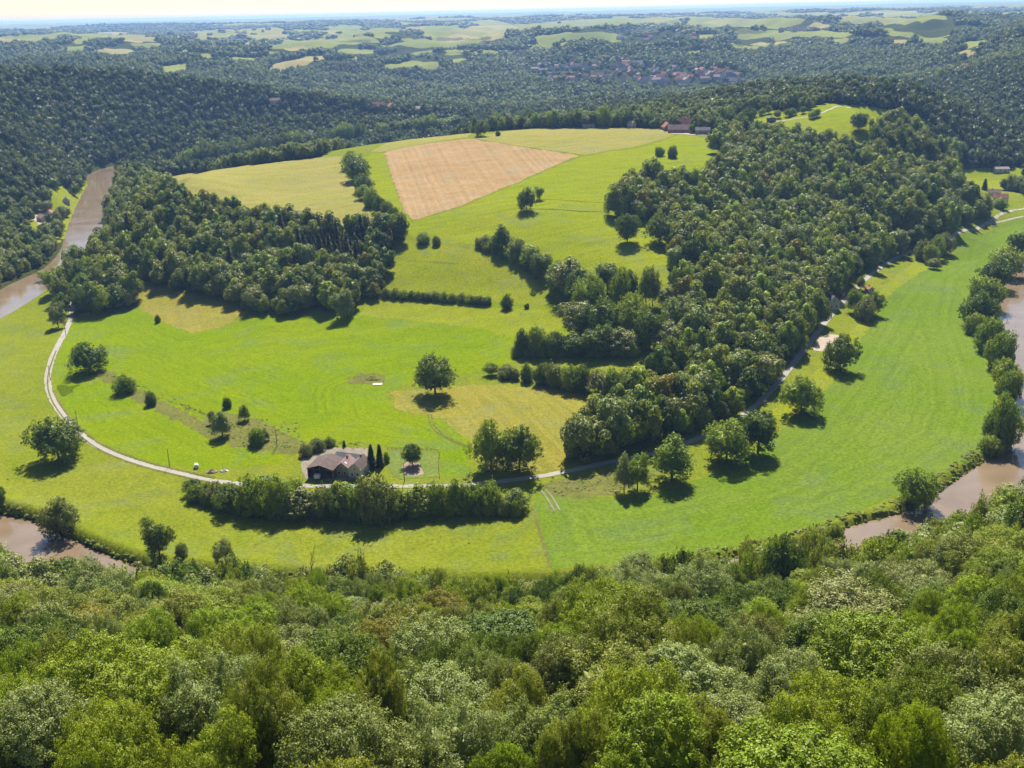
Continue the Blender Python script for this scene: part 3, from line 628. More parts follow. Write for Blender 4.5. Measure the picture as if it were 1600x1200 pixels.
# --- lone trees
for a in [
 ('oak_tree', 680, 616, 66, 60, 'B_round', 'dark', 'big lone round oak standing in the meadow beside the dry hay field'),
 ('oak_tree', 140, 580, 48, 42, 'B_round', 'dark', 'dark round tree standing in the meadow inside the lane bend'),
 ('oak_tree', 92, 718, 68, 62, 'B_round', 'dark', 'big dark round tree in the pasture just outside the lane bend'),
 ('hawthorn_shrub', 197, 613, 34, 25, 'B_low', 'mid', 'broad bush at the start of the scrubby bank'),
 ('hawthorn_shrub', 236, 633, 18, 19, 'B_low', 'dark', 'small dark bush halfway along the scrubby bank'),
 ('young_tree', 355, 637, 15, 15, 'B_low', 'dark', 'little round dark tree standing clear above the weedy hummock'),
 ('young_tree', 383, 657, 17, 26, 'B_tall', 'mid', 'small upright tree on the upper edge of the weedy hummock'),
 ('young_tree', 332, 662, 11, 22, 'B_tall', 'grey', 'thin pale sapling at the end of the weedy hummock'),
 ('willow_tree', 348, 682, 28, 40, 'B_tall', 'silver', 'pale feathery willow in the middle of the weedy hummock'),
 ('hawthorn_shrub', 402, 694, 26, 26, 'B_low', 'mid', 'leafy bush on the lower edge of the weedy hummock'),
 ('young_tree', 415, 688, 12, 20, 'B_tall', 'grey', 'spindly sapling beside the leafy hummock bush'),
 ('hawthorn_shrub', 247, 504, 9, 11, 'B_low', 'dark', 'tiny dark bush on the edge of the dry tan meadow corner'),
 ('ash_tree', 768, 730, 58, 76, 'B_round', 'mid', 'paler half of the tree pair by the lane in the hay meadow'),
 ('ash_tree', 812, 735, 60, 74, 'B_round', 'dark', 'darker half of the tree pair by the lane in the hay meadow'),
 ('oak_tree', 980, 379, 40, 42, 'B_round', 'dark', 'round dark tree alone on the hillside pasture below the wood'),
 ('oak_tree', 1031, 380, 42, 45, 'B_round', 'dark', 'round dark tree touching the wood edge on the hillside pasture'),
 ('oak_tree', 823, 329, 28, 35, 'B_round', 'dark', 'dark round tree on the terrace banks of the hillside'),
 ('young_tree', 843, 312, 12, 21, 'B_tall', 'mid', 'slim sapling beside the dark terrace tree'),
 ('hawthorn_shrub', 1031, 244, 15, 14, 'B_low', 'mid', 'loose small bush of the pair high on the hillside pasture'),
 ('hawthorn_shrub', 1051, 246, 16, 16, 'B_low', 'dark', 'dense small bush of the pair high on the hillside pasture'),
 ('oak_tree', 1252, 645, 58, 57, 'B_round', 'mid', 'broad feathery tree alone between lane and crop field'),
 ('oak_tree', 1312, 578, 48, 54, 'B_round', 'dark', 'dark tree by the sandy patch beside the lane'),
 ('oak_tree', 1135, 720, 76, 62, 'B_round', 'mid', 'wide low tree between lane and crop field, left of a taller one'),
 ('ash_tree', 1184, 708, 54, 72, 'B_tall', 'dark', 'tall tree crowding the wide low tree beside the lane'),
 ('ash_tree', 1050, 750, 60, 73, 'B_tall', 'mid', 'tall leafy tree on the verge between lane and crop field'),
 ('ash_tree', 996, 766, 34, 58, 'B_tall', 'mid', 'narrow tree on the verge next to a pale slim birch'),
 ('birch_tree', 975, 768, 26, 64, 'B_tall', 'silver', 'pale slim birch on the verge at the crop field corner'),
 ('alder_tree', 250, 874, 42, 66, 'B_tall', 'dark', 'dark conical alder on the near river bank end of the pasture'),
 ('willow_tree', 97, 838, 48, 60, 'B_round', 'grey', 'grey-green willow leaning over the river in the pasture'),
 ('alder_tree', -2, 796, 26, 34, 'B_round', 'dark', 'dark tree on the bank where the river enters behind the pasture'),
 ('willow_tree', 285, 868, 20, 22, 'B_low', 'silver', 'small pale willow bush beside the dark conical alder'),
 ('willow_tree', 352, 888, 36, 46, 'B_round', 'silver', 'silvery round willow on the bank below the pasture'),
 ('ash_tree', 1430, 792, 54, 58, 'B_round', 'mid', 'round tree on the river bank where bare water shows below'),
 ('hawthorn_shrub', 1305, 843, 26, 24, 'B_low', 'mid', 'bush on the river bank beside the gravelly rapid'),
 ('oak_tree', 1168, 203, 22, 32, 'B_round', 'dark', 'dark tree standing alone right of the hilltop farm'),
 ('oak_tree', 1342, 204, 28, 24, 'B_round', 'dark', 'round tree on the hilltop pasture edge'),
 ('young_tree', 1362, 200, 9, 14, 'B_tall', 'mid', 'tiny tree beside the round hilltop pasture tree'),
 ('oak_tree', 752, 213, 20, 24, 'B_round', 'dark', 'small dark tree at the far corner of the tilled field'),
 ('hawthorn_shrub', 778, 212, 8, 7, 'B_low', 'dark', 'small bush beside the dark tree at the tilled field'),
 ('fir_tree', 581, 731, 19, 42, 'B_fir', 'fir', 'dark fir of the farm garden, closer to the farmhouse'),
 ('fir_tree', 594, 729, 17, 40, 'B_fir', 'fir', 'dark fir of the farm garden, closer to the lawn'),
 ('garden_tree', 645, 727, 29, 34, 'B_round', 'dark', 'dark round tree on the bare patch of the farm garden'),
 ('lilac_shrub', 604, 722, 10, 16, 'B_low', 'mid', 'small bush at the lawn corner of the farm garden'),
 ('cypress_shrub', 538, 698, 7, 12, 'B_fir', 'fir', 'tiny dark conifer behind the farmhouse'),
 ('hawthorn_shrub', 478, 712, 22, 18, 'B_low', 'grey', 'grey bush at the back corner of the open barn'),
 ('hawthorn_shrub', 497, 703, 26, 18, 'B_low', 'grey', 'grey bush behind the open barn roof'),
 ('hawthorn_shrub', 515, 696, 20, 14, 'B_low', 'mid', 'leafy bush above the barn and farmhouse gap'),
 ('oak_tree', 560, 512 - 13, 1, 1, None, None, None),
 ('poplar_tree', 533, 498, 28, 46, 'B_tall', 'silver', 'pale poplar standing forward of the spur wood front'),
 ('poplar_tree', 546, 494, 16, 42, 'B_tall', 'grey', 'thin grey poplar beside the pale one at the spur wood'),
 ('hawthorn_shrub', 661, 380, 22, 16, 'B_low', 'mid', 'left bush of the pair in the short hedge below the tilled field'),
 ('hawthorn_shrub', 682, 383, 14, 14, 'B_low', 'dark', 'right bush of the pair in the short hedge below the tilled field'),
 ('hawthorn_shrub', 792, 482, 19, 21, 'B_low', 'dark', 'round bush at the end of the long hedge'),
 ('hawthorn_shrub', 823, 482, 8, 8, 'B_low', 'dark', 'last tiny bush past the end of the long hedge'),
 ('spruce_tree', 1538, 298, 12, 18, 'B_fir', 'fir', 'dark pointed conifer beside the red-roofed valley house'),
 ('gorse_shrub', 1562, 326, 22, 14, 'B_low', 'lime', 'yellow-green shrub before the red-roofed valley house'),
]:
    if a[5]: tree_px(*a)

ORD = ['first', 'second', 'third', 'fourth', 'fifth', 'sixth', 'seventh', 'eighth', 'ninth', 'tenth', 'eleventh', 'twelfth', 'thirteenth', 'fourteenth', 'fifteenth', 'sixteenth', 'seventeenth', 'eighteenth', 'nineteenth', 'twentieth', 'twenty-first', 'twenty-second', 'twenty-third', 'twenty-fourth', 'twenty-fifth', 'twenty-sixth', 'twenty-seventh', 'twenty-eighth', 'twenty-ninth', 'thirtieth', 'thirty-first', 'thirty-second']
CNAME = {'mid': 'green', 'dark': 'dark green', 'grey': 'grey-green', 'silver': 'silvery', 'hill': 'dull green', 'wood': 'green', 'olive': 'olive', 'lime': 'lime green', 'flower': 'yellow-flowered', 'fir': 'blackish'}
FNAME = {'round': 'round', 'tall': 'upright', 'low': 'bushy', 'broad': 'wide', 'puff': 'lumpy', 'fir': 'pointed'}
def row(name, pts, fam, cols, where, group, cat='tree', seed=1, jit=3):
    r = random.Random(seed)
    for k, (bx, by, wpx, hpx) in enumerate(pts):
        f = r.choice(fam) if isinstance(fam, list) else fam; c = r.choice(cols)
        lb = '%s %s %s, %s %s' % (CNAME[c], FNAME[f[2:]], cat, ORD[k], where)
        tree_px(name, bx + r.uniform(-jit, jit) * .5, by, wpx * r.uniform(.92, 1.12), hpx * r.uniform(.92, 1.1), f, c, lb, group, cat)
row('hedgerow_tree', [(a, b, c, d * .84) for a, b, c, d in [(303, 772, 28, 26), (322, 780, 28, 34), (340, 786, 34, 40), (362, 796, 46, 50), (398, 802, 62, 62), (438, 806, 60, 66), (470, 806, 46, 54), (500, 806, 44, 52), (528, 808, 48, 60), (556, 808, 44, 58), (590, 812, 56, 82), (622, 806, 40, 52), (652, 804, 48, 56), (684, 800, 44, 50), (714, 802, 36, 62), (738, 800, 40, 56), (765, 798, 40, 52), (804, 798, 42, 46), (450, 790, 44, 50), (414, 784, 40, 50), (545, 792, 36, 44)]], ['B_round', 'B_tall', 'B_low'], ['mid', 'dark', 'mid', 'grey'], 'along the thick hedgerow below the farm from the lane bend', 'hedgerow trees below the farm', seed=3)
row('hedgerow_tree', [(552, 264, 30, 28), (558, 282, 34, 32), (567, 300, 28, 26), (570, 311, 22, 20), (582, 322, 26, 24), (592, 331, 24, 22), (606, 338, 20, 20), (614, 352, 24, 26), (622, 366, 30, 32), (560, 272, 24, 24)], ['B_round', 'B_low'], ['dark', 'mid'], 'down the short row beside the tilled field', 'trees in the row left of the tilled field', seed=4)
row('hedge_shrub', [(604 + 13 * k, 464 + .95 * k * 1.0, 17, 13) for k in range(13)], 'B_low', ['mid', 'dark', 'grey'], 'along the long pasture hedge from the spur wood', 'bushes of the long hedge', 'shrub', seed=5)
row('hedgerow_tree', [(760, 388, 20, 22), (785, 392, 34, 40), (808, 404, 30, 32), (828, 416, 34, 38), (848, 432, 34, 40), (872, 452, 40, 46), (888, 462, 50, 58), (905, 480, 50, 58), (922, 500, 60, 72), (948, 458, 40, 52), (972, 476, 36, 56), (985, 470, 26, 50), (1010, 478, 26, 54), (1020, 476, 24, 52), (1042, 482, 30, 36), (900, 520, 44, 48), (945, 528, 56, 56), (985, 530, 64, 66), (1015, 545, 50, 54), (1045, 552, 50, 50), (970, 555, 46, 44), (930, 558, 46, 46), (898, 556, 38, 36), (868, 556, 34, 34), (840, 556, 32, 44), (815, 554, 26, 40), (1060, 520, 50, 56)], ['B_round', 'B_tall'], ['mid', 'silver', 'dark', 'grey'], 'down the uneven tree belt from the hillside pasture', 'trees of the belt across the hillside', seed=6)
row('hedge_shrub', [(768, 586, 26, 18), (790, 590, 26, 20), (803, 592, 20, 18), (824, 596, 22, 26), (846, 600, 30, 34), (868, 604, 32, 34), (890, 608, 34, 36), (912, 611, 34, 36), (935, 614, 36, 38), (958, 616, 36, 38), (982, 616, 36, 36), (1005, 612, 36, 36)], ['B_low', 'B_round'], ['mid', 'grey', 'dark'], 'along the hedge above the hay meadow from the oak', 'hedge along the top of the hay meadow', 'shrub', seed=7)
row('hedge_shrub', [(752 + 13 * k, 386 + 5.6 * k + (k * k) * .14, 20, 15) for k in range(11)] + [(808 + 14 * k, 557, 20, 17) for k in range(14)], 'B_low', ['mid', 'grey', 'dark'], 'of the undergrowth below the uneven tree belt', 'undergrowth of the tree belt', 'shrub', seed=16)
row('hedge_shrub', [(306 + 20 * k, 782 + min(k, 4) * 5.5, 26, 24) for k in range(26)], 'B_low', ['mid', 'dark', 'grey', 'mid'], 'of the undergrowth along the farm hedgerow from the lane bend', 'undergrowth of the farm hedgerow', 'shrub', seed=17)
row('riverside_tree', [(1590, 405, 40, 34), (1575, 428, 44, 40), (1556, 444, 42, 36), (1540, 478, 46, 38), (1530, 508, 54, 46), (1522, 520, 36, 28), (1545, 548, 44, 46), (1560, 572, 42, 46), (1567, 604, 38, 44), (1576, 622, 32, 40), (1564, 694, 48, 66), (1550, 708, 36, 26), (1552, 686, 30, 34)], ['B_round', 'B_low'], ['mid', 'dark', 'mid'], 'down the river bank beside the crop field', 'trees on the right river bank', seed=8)
row('lane_tree', [(92, 512, 22, 34), (98, 492, 24, 34), (96, 474, 26, 34), (88, 458, 30, 40), (112, 440, 30, 36), (134, 470, 34, 40), (140, 490, 36, 44), (160, 488, 40, 40), (182, 482, 34, 34), (205, 478, 26, 26), (130, 452, 36, 40), (160, 465, 36, 44), (78, 443, 24, 20), (150, 440, 36, 40), (185, 462, 36, 40), (118, 425, 30, 36)], ['B_round', 'B_tall'], ['mid', 'dark', 'grey'], 'in the clump where lane meets spur wood', 'trees round the lane end', seed=9)
row('orchard_tree', [(1160 + 13 * k + (k % 3) * 3, 185 - (k % 4) * 2.5, 11, 11) for k in range(10)], 'B_round', ['mid', 'dark', 'grey'], 'on the hilltop pasture counted from the farm', 'small trees on the hilltop pasture', seed=10)
row('lane_tree', [(1440, 405, 22, 26), (1452, 412, 22, 26), (1462, 405, 26, 34), (1474, 396, 22, 28), (1460, 420, 20, 16), (1335, 488, 24, 34), (1352, 500, 30, 38), (1362, 492, 28, 34), (1345, 452, 12, 18), (1378, 468, 8, 8)], ['B_round', 'B_low'], ['mid', 'dark', 'grey'], 'in the garden clumps beside the lane under the long wood', 'trees beside the lane under the long wood', seed=11)
row('hedgerow_tree', [(292 + 15 * k, 263 - 2.0 * k - .06 * k * k * .1, 30, 26 + (k % 3) * 3) for k in range(19)], ['B_round', 'B_low'], ['dark', 'mid', 'hill'], 'in the line closing the pale field above the spur wood', 'tree line behind the pale fields', seed=12)
row('hedgerow_tree', [(600 + 14 * k, 213 - 1.0 * k, 24, 18 + (k % 3) * 3) for k in range(11)] + [(762 + 13 * k, 201 - .2 * k, 22, 20 + (k % 3) * 3) for k in range(20)], ['B_round', 'B_low', 'B_tall'], ['dark', 'mid', 'hill'], 'in the line behind tilled field and stubble', 'tree line behind the stubble', seed=13)
row('farm_tree', [(1022, 198, 18, 18), (1036, 199, 12, 12), (1075, 186, 16, 16), (1095, 190, 20, 18), (1128, 196, 24, 24), (1140, 194, 20, 22), (1150, 197, 12, 14), (1115, 184, 18, 16), (1008, 197, 16, 16), (1060, 183, 16, 16), (1190, 205, 12, 12)], ['B_round', 'B_low'], ['dark', 'mid'], 'among the trees around the hilltop farm', 'trees round the hilltop farm', seed=14)

# --- bare dead tree on the bank
def dead_tree(bx, by, hpx):
    x, y, z, S = hit(bx, by); H = hpx * S / FPX; e = link('dead_tree', None, None, 'bare leafless tree on the bank at the pasture edge', 'tree'); e.location = (x, y, z - .2)
    r = random.Random(3); PLACED.append((x, y, 3))
    V, F = [], []
    def add(vf):
        v, f = vf; b = len(V); V.extend([tuple(a) for a in v]); F.extend([tuple(i + b for i in g) for g in f])
    def br(p0, d, L, rad, lvl):
        p1 = p0 + d * L * .5 + Vector((r.uniform(-1, 1), r.uniform(-1, 1), r.uniform(0, .6))) * L * .06; p2 = p1 + d * L * .5
        add(tube_arrays([p0, p1, p2], [rad, rad * .75, rad * .45], 5))
        if lvl:
            for k in range(4): 
                dd = (d + Vector((r.uniform(-1, 1), r.uniform(-1, 1), r.uniform(-.2, .7))) * .75).normalized(); br(p1 if k < 2 else p2, dd, L * r.uniform(.5, .75), rad * .45, lvl - 1)
    br(Vector((0, 0, -.5)), Vector((0, 0, 1)), H * .42, .22, 3)
    me = bpy.data.meshes.new('trunk'); me.from_pydata(V, [], F); me.materials.append(M_bark); link('trunk', me, e)
dead_tree(488, 897, 52)
dead_x = dead_tree

# ------------------------------------------------------------------ woods
def project(x, y, z):
    d = np.stack([x, y, z - CAMZ], 1); f = d @ FWD
    return 800 + FPX * (d @ RGT) / f, 600 - FPX * (d @ UPV) / f, f
WOOD_L = hits([(118, 430), (126, 492), (170, 484), (212, 476), (205, 452), (262, 455), (330, 470), (388, 490), (450, 500), (520, 494), (548, 482), (592, 468), (600, 436), (614, 395), (630, 368), (600, 364), (520, 360), (430, 349), (330, 327), (275, 302), (232, 286), (186, 285), (170, 320), (163, 385), (142, 425)])
WOOD_R = hits([(1108, 250), (1102, 235), (1130, 222), (1180, 216), (1230, 226), (1300, 240), (1345, 252), (1452, 236), (1500, 240), (1488, 300), (1560, 336), (1540, 345), (1480, 367), (1400, 398), (1340, 445), (1290, 496), (1240, 574), (1195, 618), (1155, 650), (1085, 684), (1000, 708), (945, 720), (884, 728), (884, 692), (930, 668), (1000, 634), (1030, 600), (1060, 560), (1056, 480), (1050, 392), (1042, 354), (1000, 350), (960, 345), (962, 312), (1000, 296), (1090, 290), (1124, 270), (1148, 258)])
village_px = [(815, 108), (860, 100), (960, 98), (1060, 102), (1170, 118), (1165, 132), (1060, 138), (940, 132), (860, 128)]
village_poly = hits(village_px)
FARF = []
# far fields and clearings read from the photograph
for px, mt, lb in [
 ([(400, 110), (440, 97), (500, 88), (562, 87), (560, 93), (480, 102), (420, 111)], M_farY, 'long tan field on the plateau beyond the valley'),
 ([(595, 102), (640, 94), (688, 97), (686, 110), (650, 104), (605, 108)], M_farG, 'light green clearing in the far wooded slope'),
 ([(232, 107), (262, 103), (294, 98), (290, 110), (262, 113)], M_farG, 'bright green field behind the left wooded hill'),
 ([(400, 75), (440, 66), (520, 60), (580, 58), (600, 66), (520, 74), (450, 80)], M_farG, 'pale green pasture on the far plateau'),
 ([(580, 72), (640, 62), (720, 57), (770, 60), (745, 70), (660, 76)], M_farG, 'broad green pasture on the far plateau'),
 ([(690, 64), (720, 54), (780, 52), (790, 60), (740, 66)], M_farY, 'tan field beside the far pastures'),
 ([(140, 82), (170, 76), (215, 78), (208, 86), (165, 86)], M_farY, 'tan clearing on the far left slope'),
 ([(355, 71), (385, 65), (398, 66), (390, 72)], M_farY, 'tan field near the far hamlet'),
 ([(800, 74), (840, 68), (886, 67), (880, 74), (830, 76)], M_farG, 'light field at the far village edge'),
 ([(1140, 58), (1200, 51), (1300, 49), (1400, 49), (1500, 50), (1500, 55), (1400, 57), (1290, 58), (1200, 58)], M_farG, 'long flat pasture along the far plateau rim'),
 ([(1500, 66), (1530, 64), (1545, 70), (1520, 74), (1505, 72)], M_farG, 'small meadow on the far right slope'),
 ([(1470, 88), (1530, 86), (1525, 92), (1475, 92)], M_farY, 'thin tan field on the far right slope'),
 ([(820, 60), (900, 52), (960, 52), (980, 58), (900, 62)], M_farG, 'pasture above the far village'),
 ([(100, 74), (135, 70), (130, 80), (105, 80)], M_farG, 'small green clearing on the far left slope'),
 ([(695, 95), (720, 90), (735, 94), (715, 99)], M_farG, 'small clearing below the far plateau'),
 ([(60, 68), (110, 62), (150, 63), (120, 70)], M_farG, 'thin green field on the far left plateau'),
 ([(800, 40), (900, 33), (1000, 30), (1060, 32), (960, 38), (860, 44)], M_farG, 'hazy green field on the high plateau'),
 ([(1060, 42), (1150, 34), (1260, 32), (1250, 38), (1150, 42)], M_farG, 'hazy pasture strip on the high plateau'),
 ([(480, 52), (560, 47), (640, 46), (620, 51), (540, 54)], M_farG, 'pale field at the edge of the high plateau'),
 ([(1010, 72), (1040, 66), (1075, 66), (1060, 72)], M_farG, 'small paddock above the valley village'),
 ([(640, 82), (690, 78), (740, 79), (700, 84)], M_farG, 'narrow green glade below the plateau'),
 ([(500, 66), (560, 62), (590, 64), (540, 69)], M_farY, 'tan strip field among the far pastures'),
 ([(1300, 36), (1400, 30), (1480, 30), (1440, 36)], M_farG, 'hazy meadow high on the far right'),
 ([(240, 80), (300, 74), (340, 76), (290, 82)], M_farG, 'grassy clearing left of the far hamlet'),
]:
    pts = hits(px); FARF.append(px); field('far_field', None, mt, .12, lb, world=pts, amp=2)
fr = random.Random(5)
for k in range(44):
    u = fr.choice([fr.uniform(0, 780), fr.uniform(0, 780), fr.uniform(1000, 1580)]); v = fr.uniform(46, 100) - .0115 * u; wd, ht = fr.uniform(16, 42), fr.uniform(2.0, 4.5)
    if inside(np.array([u]), np.array([v]), [(800, 95), (1180, 95), (1180, 140), (800, 140)])[0] or (u < 330 and v > 92): continue
    px = [(u - wd, v + ht * .4), (u - wd * .4, v - ht), (u + wd * .6, v - ht * 1.1), (u + wd, v), (u + wd * .2, v + ht * .9)]
    pts = hits(px)
    if max(math.hypot(*a) for a in pts) > 9000 or min(math.hypot(*a) for a in pts) < 2300: continue
    FARF.append(px); field('far_field', None, fr.choice([M_farG, M_farG, M_farY]), .13, 'small pale field among the far woods', world=pts, amp=2)
plateau = drape('farmland', lambda x, y: np.where(np.hypot(x, y) > 4600, 1.0, -1.0) * 50 + (np.hypot(x, y) - 4600) * .5 - 49, (-32000, 32000, 4000, 40000), M_farL, .1, 'patchwork farmland fading towards the horizon')


# ------------------------------------------------------------------ buildings and farm things
W_white = plain_mat('white_render', (.42, .40, .36), .8, .1, .6); W_stone = plain_mat('stone_wall', (.30, .26, .21), .9, .3, 1.2)
W_brick = plain_mat('brick_wall', (.30, .17, .12), .9, .25, 1.5); W_timber = plain_mat('timber_board', (.12, .09, .07), .9, .35, 2.0)
R_brown = plain_mat('brown_sheet_roof', (.105, .080, .072), 1.0, .3, .5, .02); R_red = plain_mat('red_tile_roof', (.27, .13, .10), 1.0, .3, .8, .02)
R_slate = plain_mat('slate_roof', (.10, .10, .115), .9, .25, .8, .05); R_mauve = plain_mat('weathered_tile_roof', (.21, .145, .135), 1.0, .3, .6, .02); R_pale = plain_mat('pale_roof', (.26, .22, .20), 1.0, .2, .6, .02)
M_glass = plain_mat('window_glass', (.05, .06, .08), .12, .1, 1, .6); M_whitep = plain_mat('white_paint', (.6, .6, .58), .5, .06, 1, .4)
M_steel = plain_mat('grey_steel', (.35, .36, .37), .5, .15, 2, .4, .4); M_tyre = plain_mat('tyre_rubber', (.03, .03, .03), .9); M_pole = plain_mat('pole_wood', (.16, .125, .10), .95, .3, 4)
M_conc = plain_mat('concrete', (.4, .37, .33), .9, .15, 1); M_film = plain_mat('bale_film', (.55, .55, .53), .45, .08, 2, .4); M_heap = plain_mat('heap_soil', (.25, .16, .12), .95, .35, .8)
def pm(name, V, F, mat, parent, label=None):
    me = bpy.data.meshes.new(name); me.from_pydata([tuple(v) for v in V], [], [tuple(f) for f in F]); me.materials.append(mat); me.update()
    return link(name, me, parent, label)
BF = [(0, 3, 2, 1), (4, 5, 6, 7), (0, 1, 5, 4), (1, 2, 6, 5), (2, 3, 7, 6), (3, 0, 4, 7)]
def box(x0, x1, y0, y1, z0, z1): return [(x0, y0, z0), (x1, y0, z0), (x1, y1, z0), (x0, y1, z0), (x0, y0, z1), (x1, y0, z1), (x1, y1, z1), (x0, y1, z1)], BF
def root(name, px, py, label, cat, rz=0., group=None, dz=0.):
    x, y, z, S = hit(px, py); e = link(name, None, None, label, cat, group); e.location = (x, y, z + dz); e.rotation_euler = (0, 0, rz); return e, S
def gable_wall(W, L, He, Hr): 
    V = [(-W, 0, -1), (W, 0, -1), (W, 0, He), (0, 0, Hr), (-W, 0, He), (-W, L, -1), (W, L, -1), (W, L, He), (0, L, Hr), (-W, L, He)]
    return V, [(0, 1, 2, 3, 4), (9, 8, 7, 6, 5), (1, 6, 7, 2), (5, 0, 4, 9), (2, 7, 8, 3), (3, 8, 9, 4), (0, 5, 6, 1)]
def roof_slab(W, L, He, Hr, side, ov=.4, th=.18):
    k = (Hr - He) / W; x1 = W + ov; z1 = He - k * ov
    a = [(0, -ov, Hr + .02), (side * x1, -ov, z1 + .02), (side * x1, L + ov, z1 + .02), (0, L + ov, Hr + .02)]
    V = a + [(x, y, z + th) for x, y, z in a]; 
    return V, [f if side > 0 else f[::-1] for f in BF]
def block(e, x, y, W, L, He, Hr, wm, rm, rz=0., windows=(), chimney=None, doors=(), sky=()):
    """one gabled block, ridge running back from its front gable; wall, two roof slopes, openings as parts"""
    c, s = math.cos(rz), math.sin(rz)
    def tf(V): return [(x + vx * c - vy * s, y + vx * s + vy * c, vz) for vx, vy, vz in V]
    v, f = gable_wall(W, L, He, Hr); pm('wall', tf(v), f, wm, e)
    rf = []
    for sd_ in (-1, 1): v, f = roof_slab(W, L, He, Hr, sd_); rf.append(pm('roof', tf(v), f, rm, e))
    for (wx, wz, ww, wh) in windows:
        v, f = box(wx - ww / 2 - .1, wx + ww / 2 + .1, -.06, .05, wz - .1, wz + wh + .1); o = pm('window', tf(v), f, M_whitep, e)
        v, f = box(wx - ww / 2, wx + ww / 2, -.08, -.03, wz, wz + wh); pm('pane', tf(v), f, M_glass, o)
    for (wy, wz, ww, wh, side) in doors:                     # openings in the long sides
        X = side * W; v, f = box(min(X - .05, X + .06 * side), max(X - .05, X + .06 * side) + .01, wy - ww / 2, wy + ww / 2, wz, wz + wh); pm('window' if wz > .3 else 'door', tf(v), f, M_glass if wz > .3 else W_timber, e)
    for (sy, t, side) in sky:                                # roof lights
        k = (Hr - He) / W; x0, x1 = side * W * t, side * W * (t + .28)
        V = [(x0, sy, Hr - k * abs(x0) + .26), (x1, sy, Hr - k * abs(x1) + .26), (x1, sy + 1.1, Hr - k * abs(x1) + .26), (x0, sy + 1.1, Hr - k * abs(x0) + .26)]
        V = V + [(a, b, d + .05) for a, b, d in V]; pm('skylight', tf(V), BF, M_film, rf[0 if side < 0 else 1])
    if chimney:
        cx, cy = chimney; v, f = box(cx - .35, cx + .35, cy - .35, cy + .35, Hr - 1.2, Hr + 1.1); pm('chimney', tf(v), f, W_brick, rf[0])

# open-fronted barn
e, S = root('open_barn', 501, 748, 'open-fronted barn with brown sheet roof beside the farmhouse', 'barn', R(-14))
W_, L_, He, Hr = 6.0, 13.0, 4.8, 6.6
for sd_ in (-1, 1):
    v, f = roof_slab(W_, L_, He, Hr, sd_, .6); pm('roof', v, f, R_brown, e)
    v, f = box(sd_ * W_ - .1, sd_ * W_ + .1, .3, L_, -1, He); pm('wall', v, f, W_timber, e)
v = [(-W_, L_, -1), (W_, L_, -1), (W_, L_, He), (0, L_, Hr), (-W_, L_, He)]; v = v + [(a, b + .15, c) for a, b, c in v]
pm('wall', v, [(0, 4, 3, 2, 1), (5, 6, 7, 8, 9), (0, 1, 6, 5), (1, 2, 7, 6), (2, 3, 8, 7), (3, 4, 9, 8), (4, 0, 5, 9)], W_timber, e)
for k in range(5): v, f = box(-W_ + k * 3 - .13, -W_ + k * 3 + .13, -.1, .16, -1, He + (Hr - He) * (1 - abs(-W_ + k * 3) / W_) - .05); pm('post', v, f, W_timber, e)
v, f = box(-W_, W_, -.08, .1, He - .5, He - .2); pm('beam', v, f, W_timber, e)
# trailer in the barn mouth
e, S = root('livestock_trailer', 497, 748, 'small white box trailer parked in the barn mouth', 'trailer', R(-10))
v, f = box(-1.3, 1.3, -1.6, .3, .7, 2.5); pm('body', v, f, M_whitep, e); v, f = box(-.06, .06, -2.8, -1.6, .7, .85); pm('drawbar', v, f, M_steel, e)
for sd_ in (-1, 1):
    V = []; F = []
    for k in range(12): V += [(sd_ * 1.32, -.65 + .38 * math.cos(k * math.pi / 6), .38 + .38 * math.sin(k * math.pi / 6)), (sd_ * 1.56, -.65 + .38 * math.cos(k * math.pi / 6), .38 + .38 * math.sin(k * math.pi / 6))]
    for k in range(12): F.append((2 * k, 2 * k + 1, (2 * k + 3) % 24, (2 * k + 2) % 24))
    F += [tuple(range(0, 24, 2)), tuple(range(23, 0, -2))]; pm('wheel', V, F, M_tyre, e)
# farmhouse: main wing and gabled cross wing
e, S = root('farmhouse', 545, 746, 'brown-roofed farmhouse with pale gabled wings beside the barn', 'house', R(-14))
block(e, -3.4, .8, 3.2, 9.5, 4.0, 6.6, W_stone, R_mauve, 0, [(-1.4, 1.0, .9, 1.3), (1.3, 1.0, .9, 1.3), (0, 3.6, .8, 1.0)], (.2, 6.5), [(3, 0, 1.1, 2.1, -1), (6, 1, 1.2, 1.2, -1)], [(1.5, .25, 1)])
block(e, 3.1, 0, 3.2, 11.0, 4.2, 7.0, W_white, R_brown, 0, [(-1.3, 1.0, .9, 1.3), (1.3, 1.0, .9, 1.3), (0, 3.8, .8, 1.1)], (-.2, 8.5), [(4, 1, 1.2, 1.2, 1)], [(2, .35, -1), (4.2, .35, -1), (6.4, .35, -1), (8.4, .35, -1)])
e, S = root('outbuilding', 549, 722, 'low grey cluttered outbuilding behind the farmhouse', 'outbuilding', R(70))
block(e, 0, -5, 3.0, 12, 2.8, 4.4, W_stone, R_slate, 0, [(0, 1.0, 1.0, 1.0)], None, [(3, 0, 1.6, 2.2, 1), (8, .9, 1.2, 1.0, 1)])
e, S = root('wrapped_bale', 307, 731, 'white wrapped hay bale lying beside the lane', 'hay bale', R(20))
V = []; F = []
for k in range(20):
    a = k * math.pi / 10
    for (yy, rr) in ((-1.2, .95), (-1.0, 1.1), (1.0, 1.1), (1.2, .95)): V.append((rr * math.cos(a), yy, 1.0 + rr * math.sin(a)))
for k in range(20):
    for j in range(3): F.append((4 * k + j, 4 * k + j + 1, (4 * k + j + 5) % 80, (4 * k + j + 4) % 80))
F += [tuple(range(0, 80, 4)), tuple(range(79, 0, -4))]; pm('film', V, F, M_film, e)
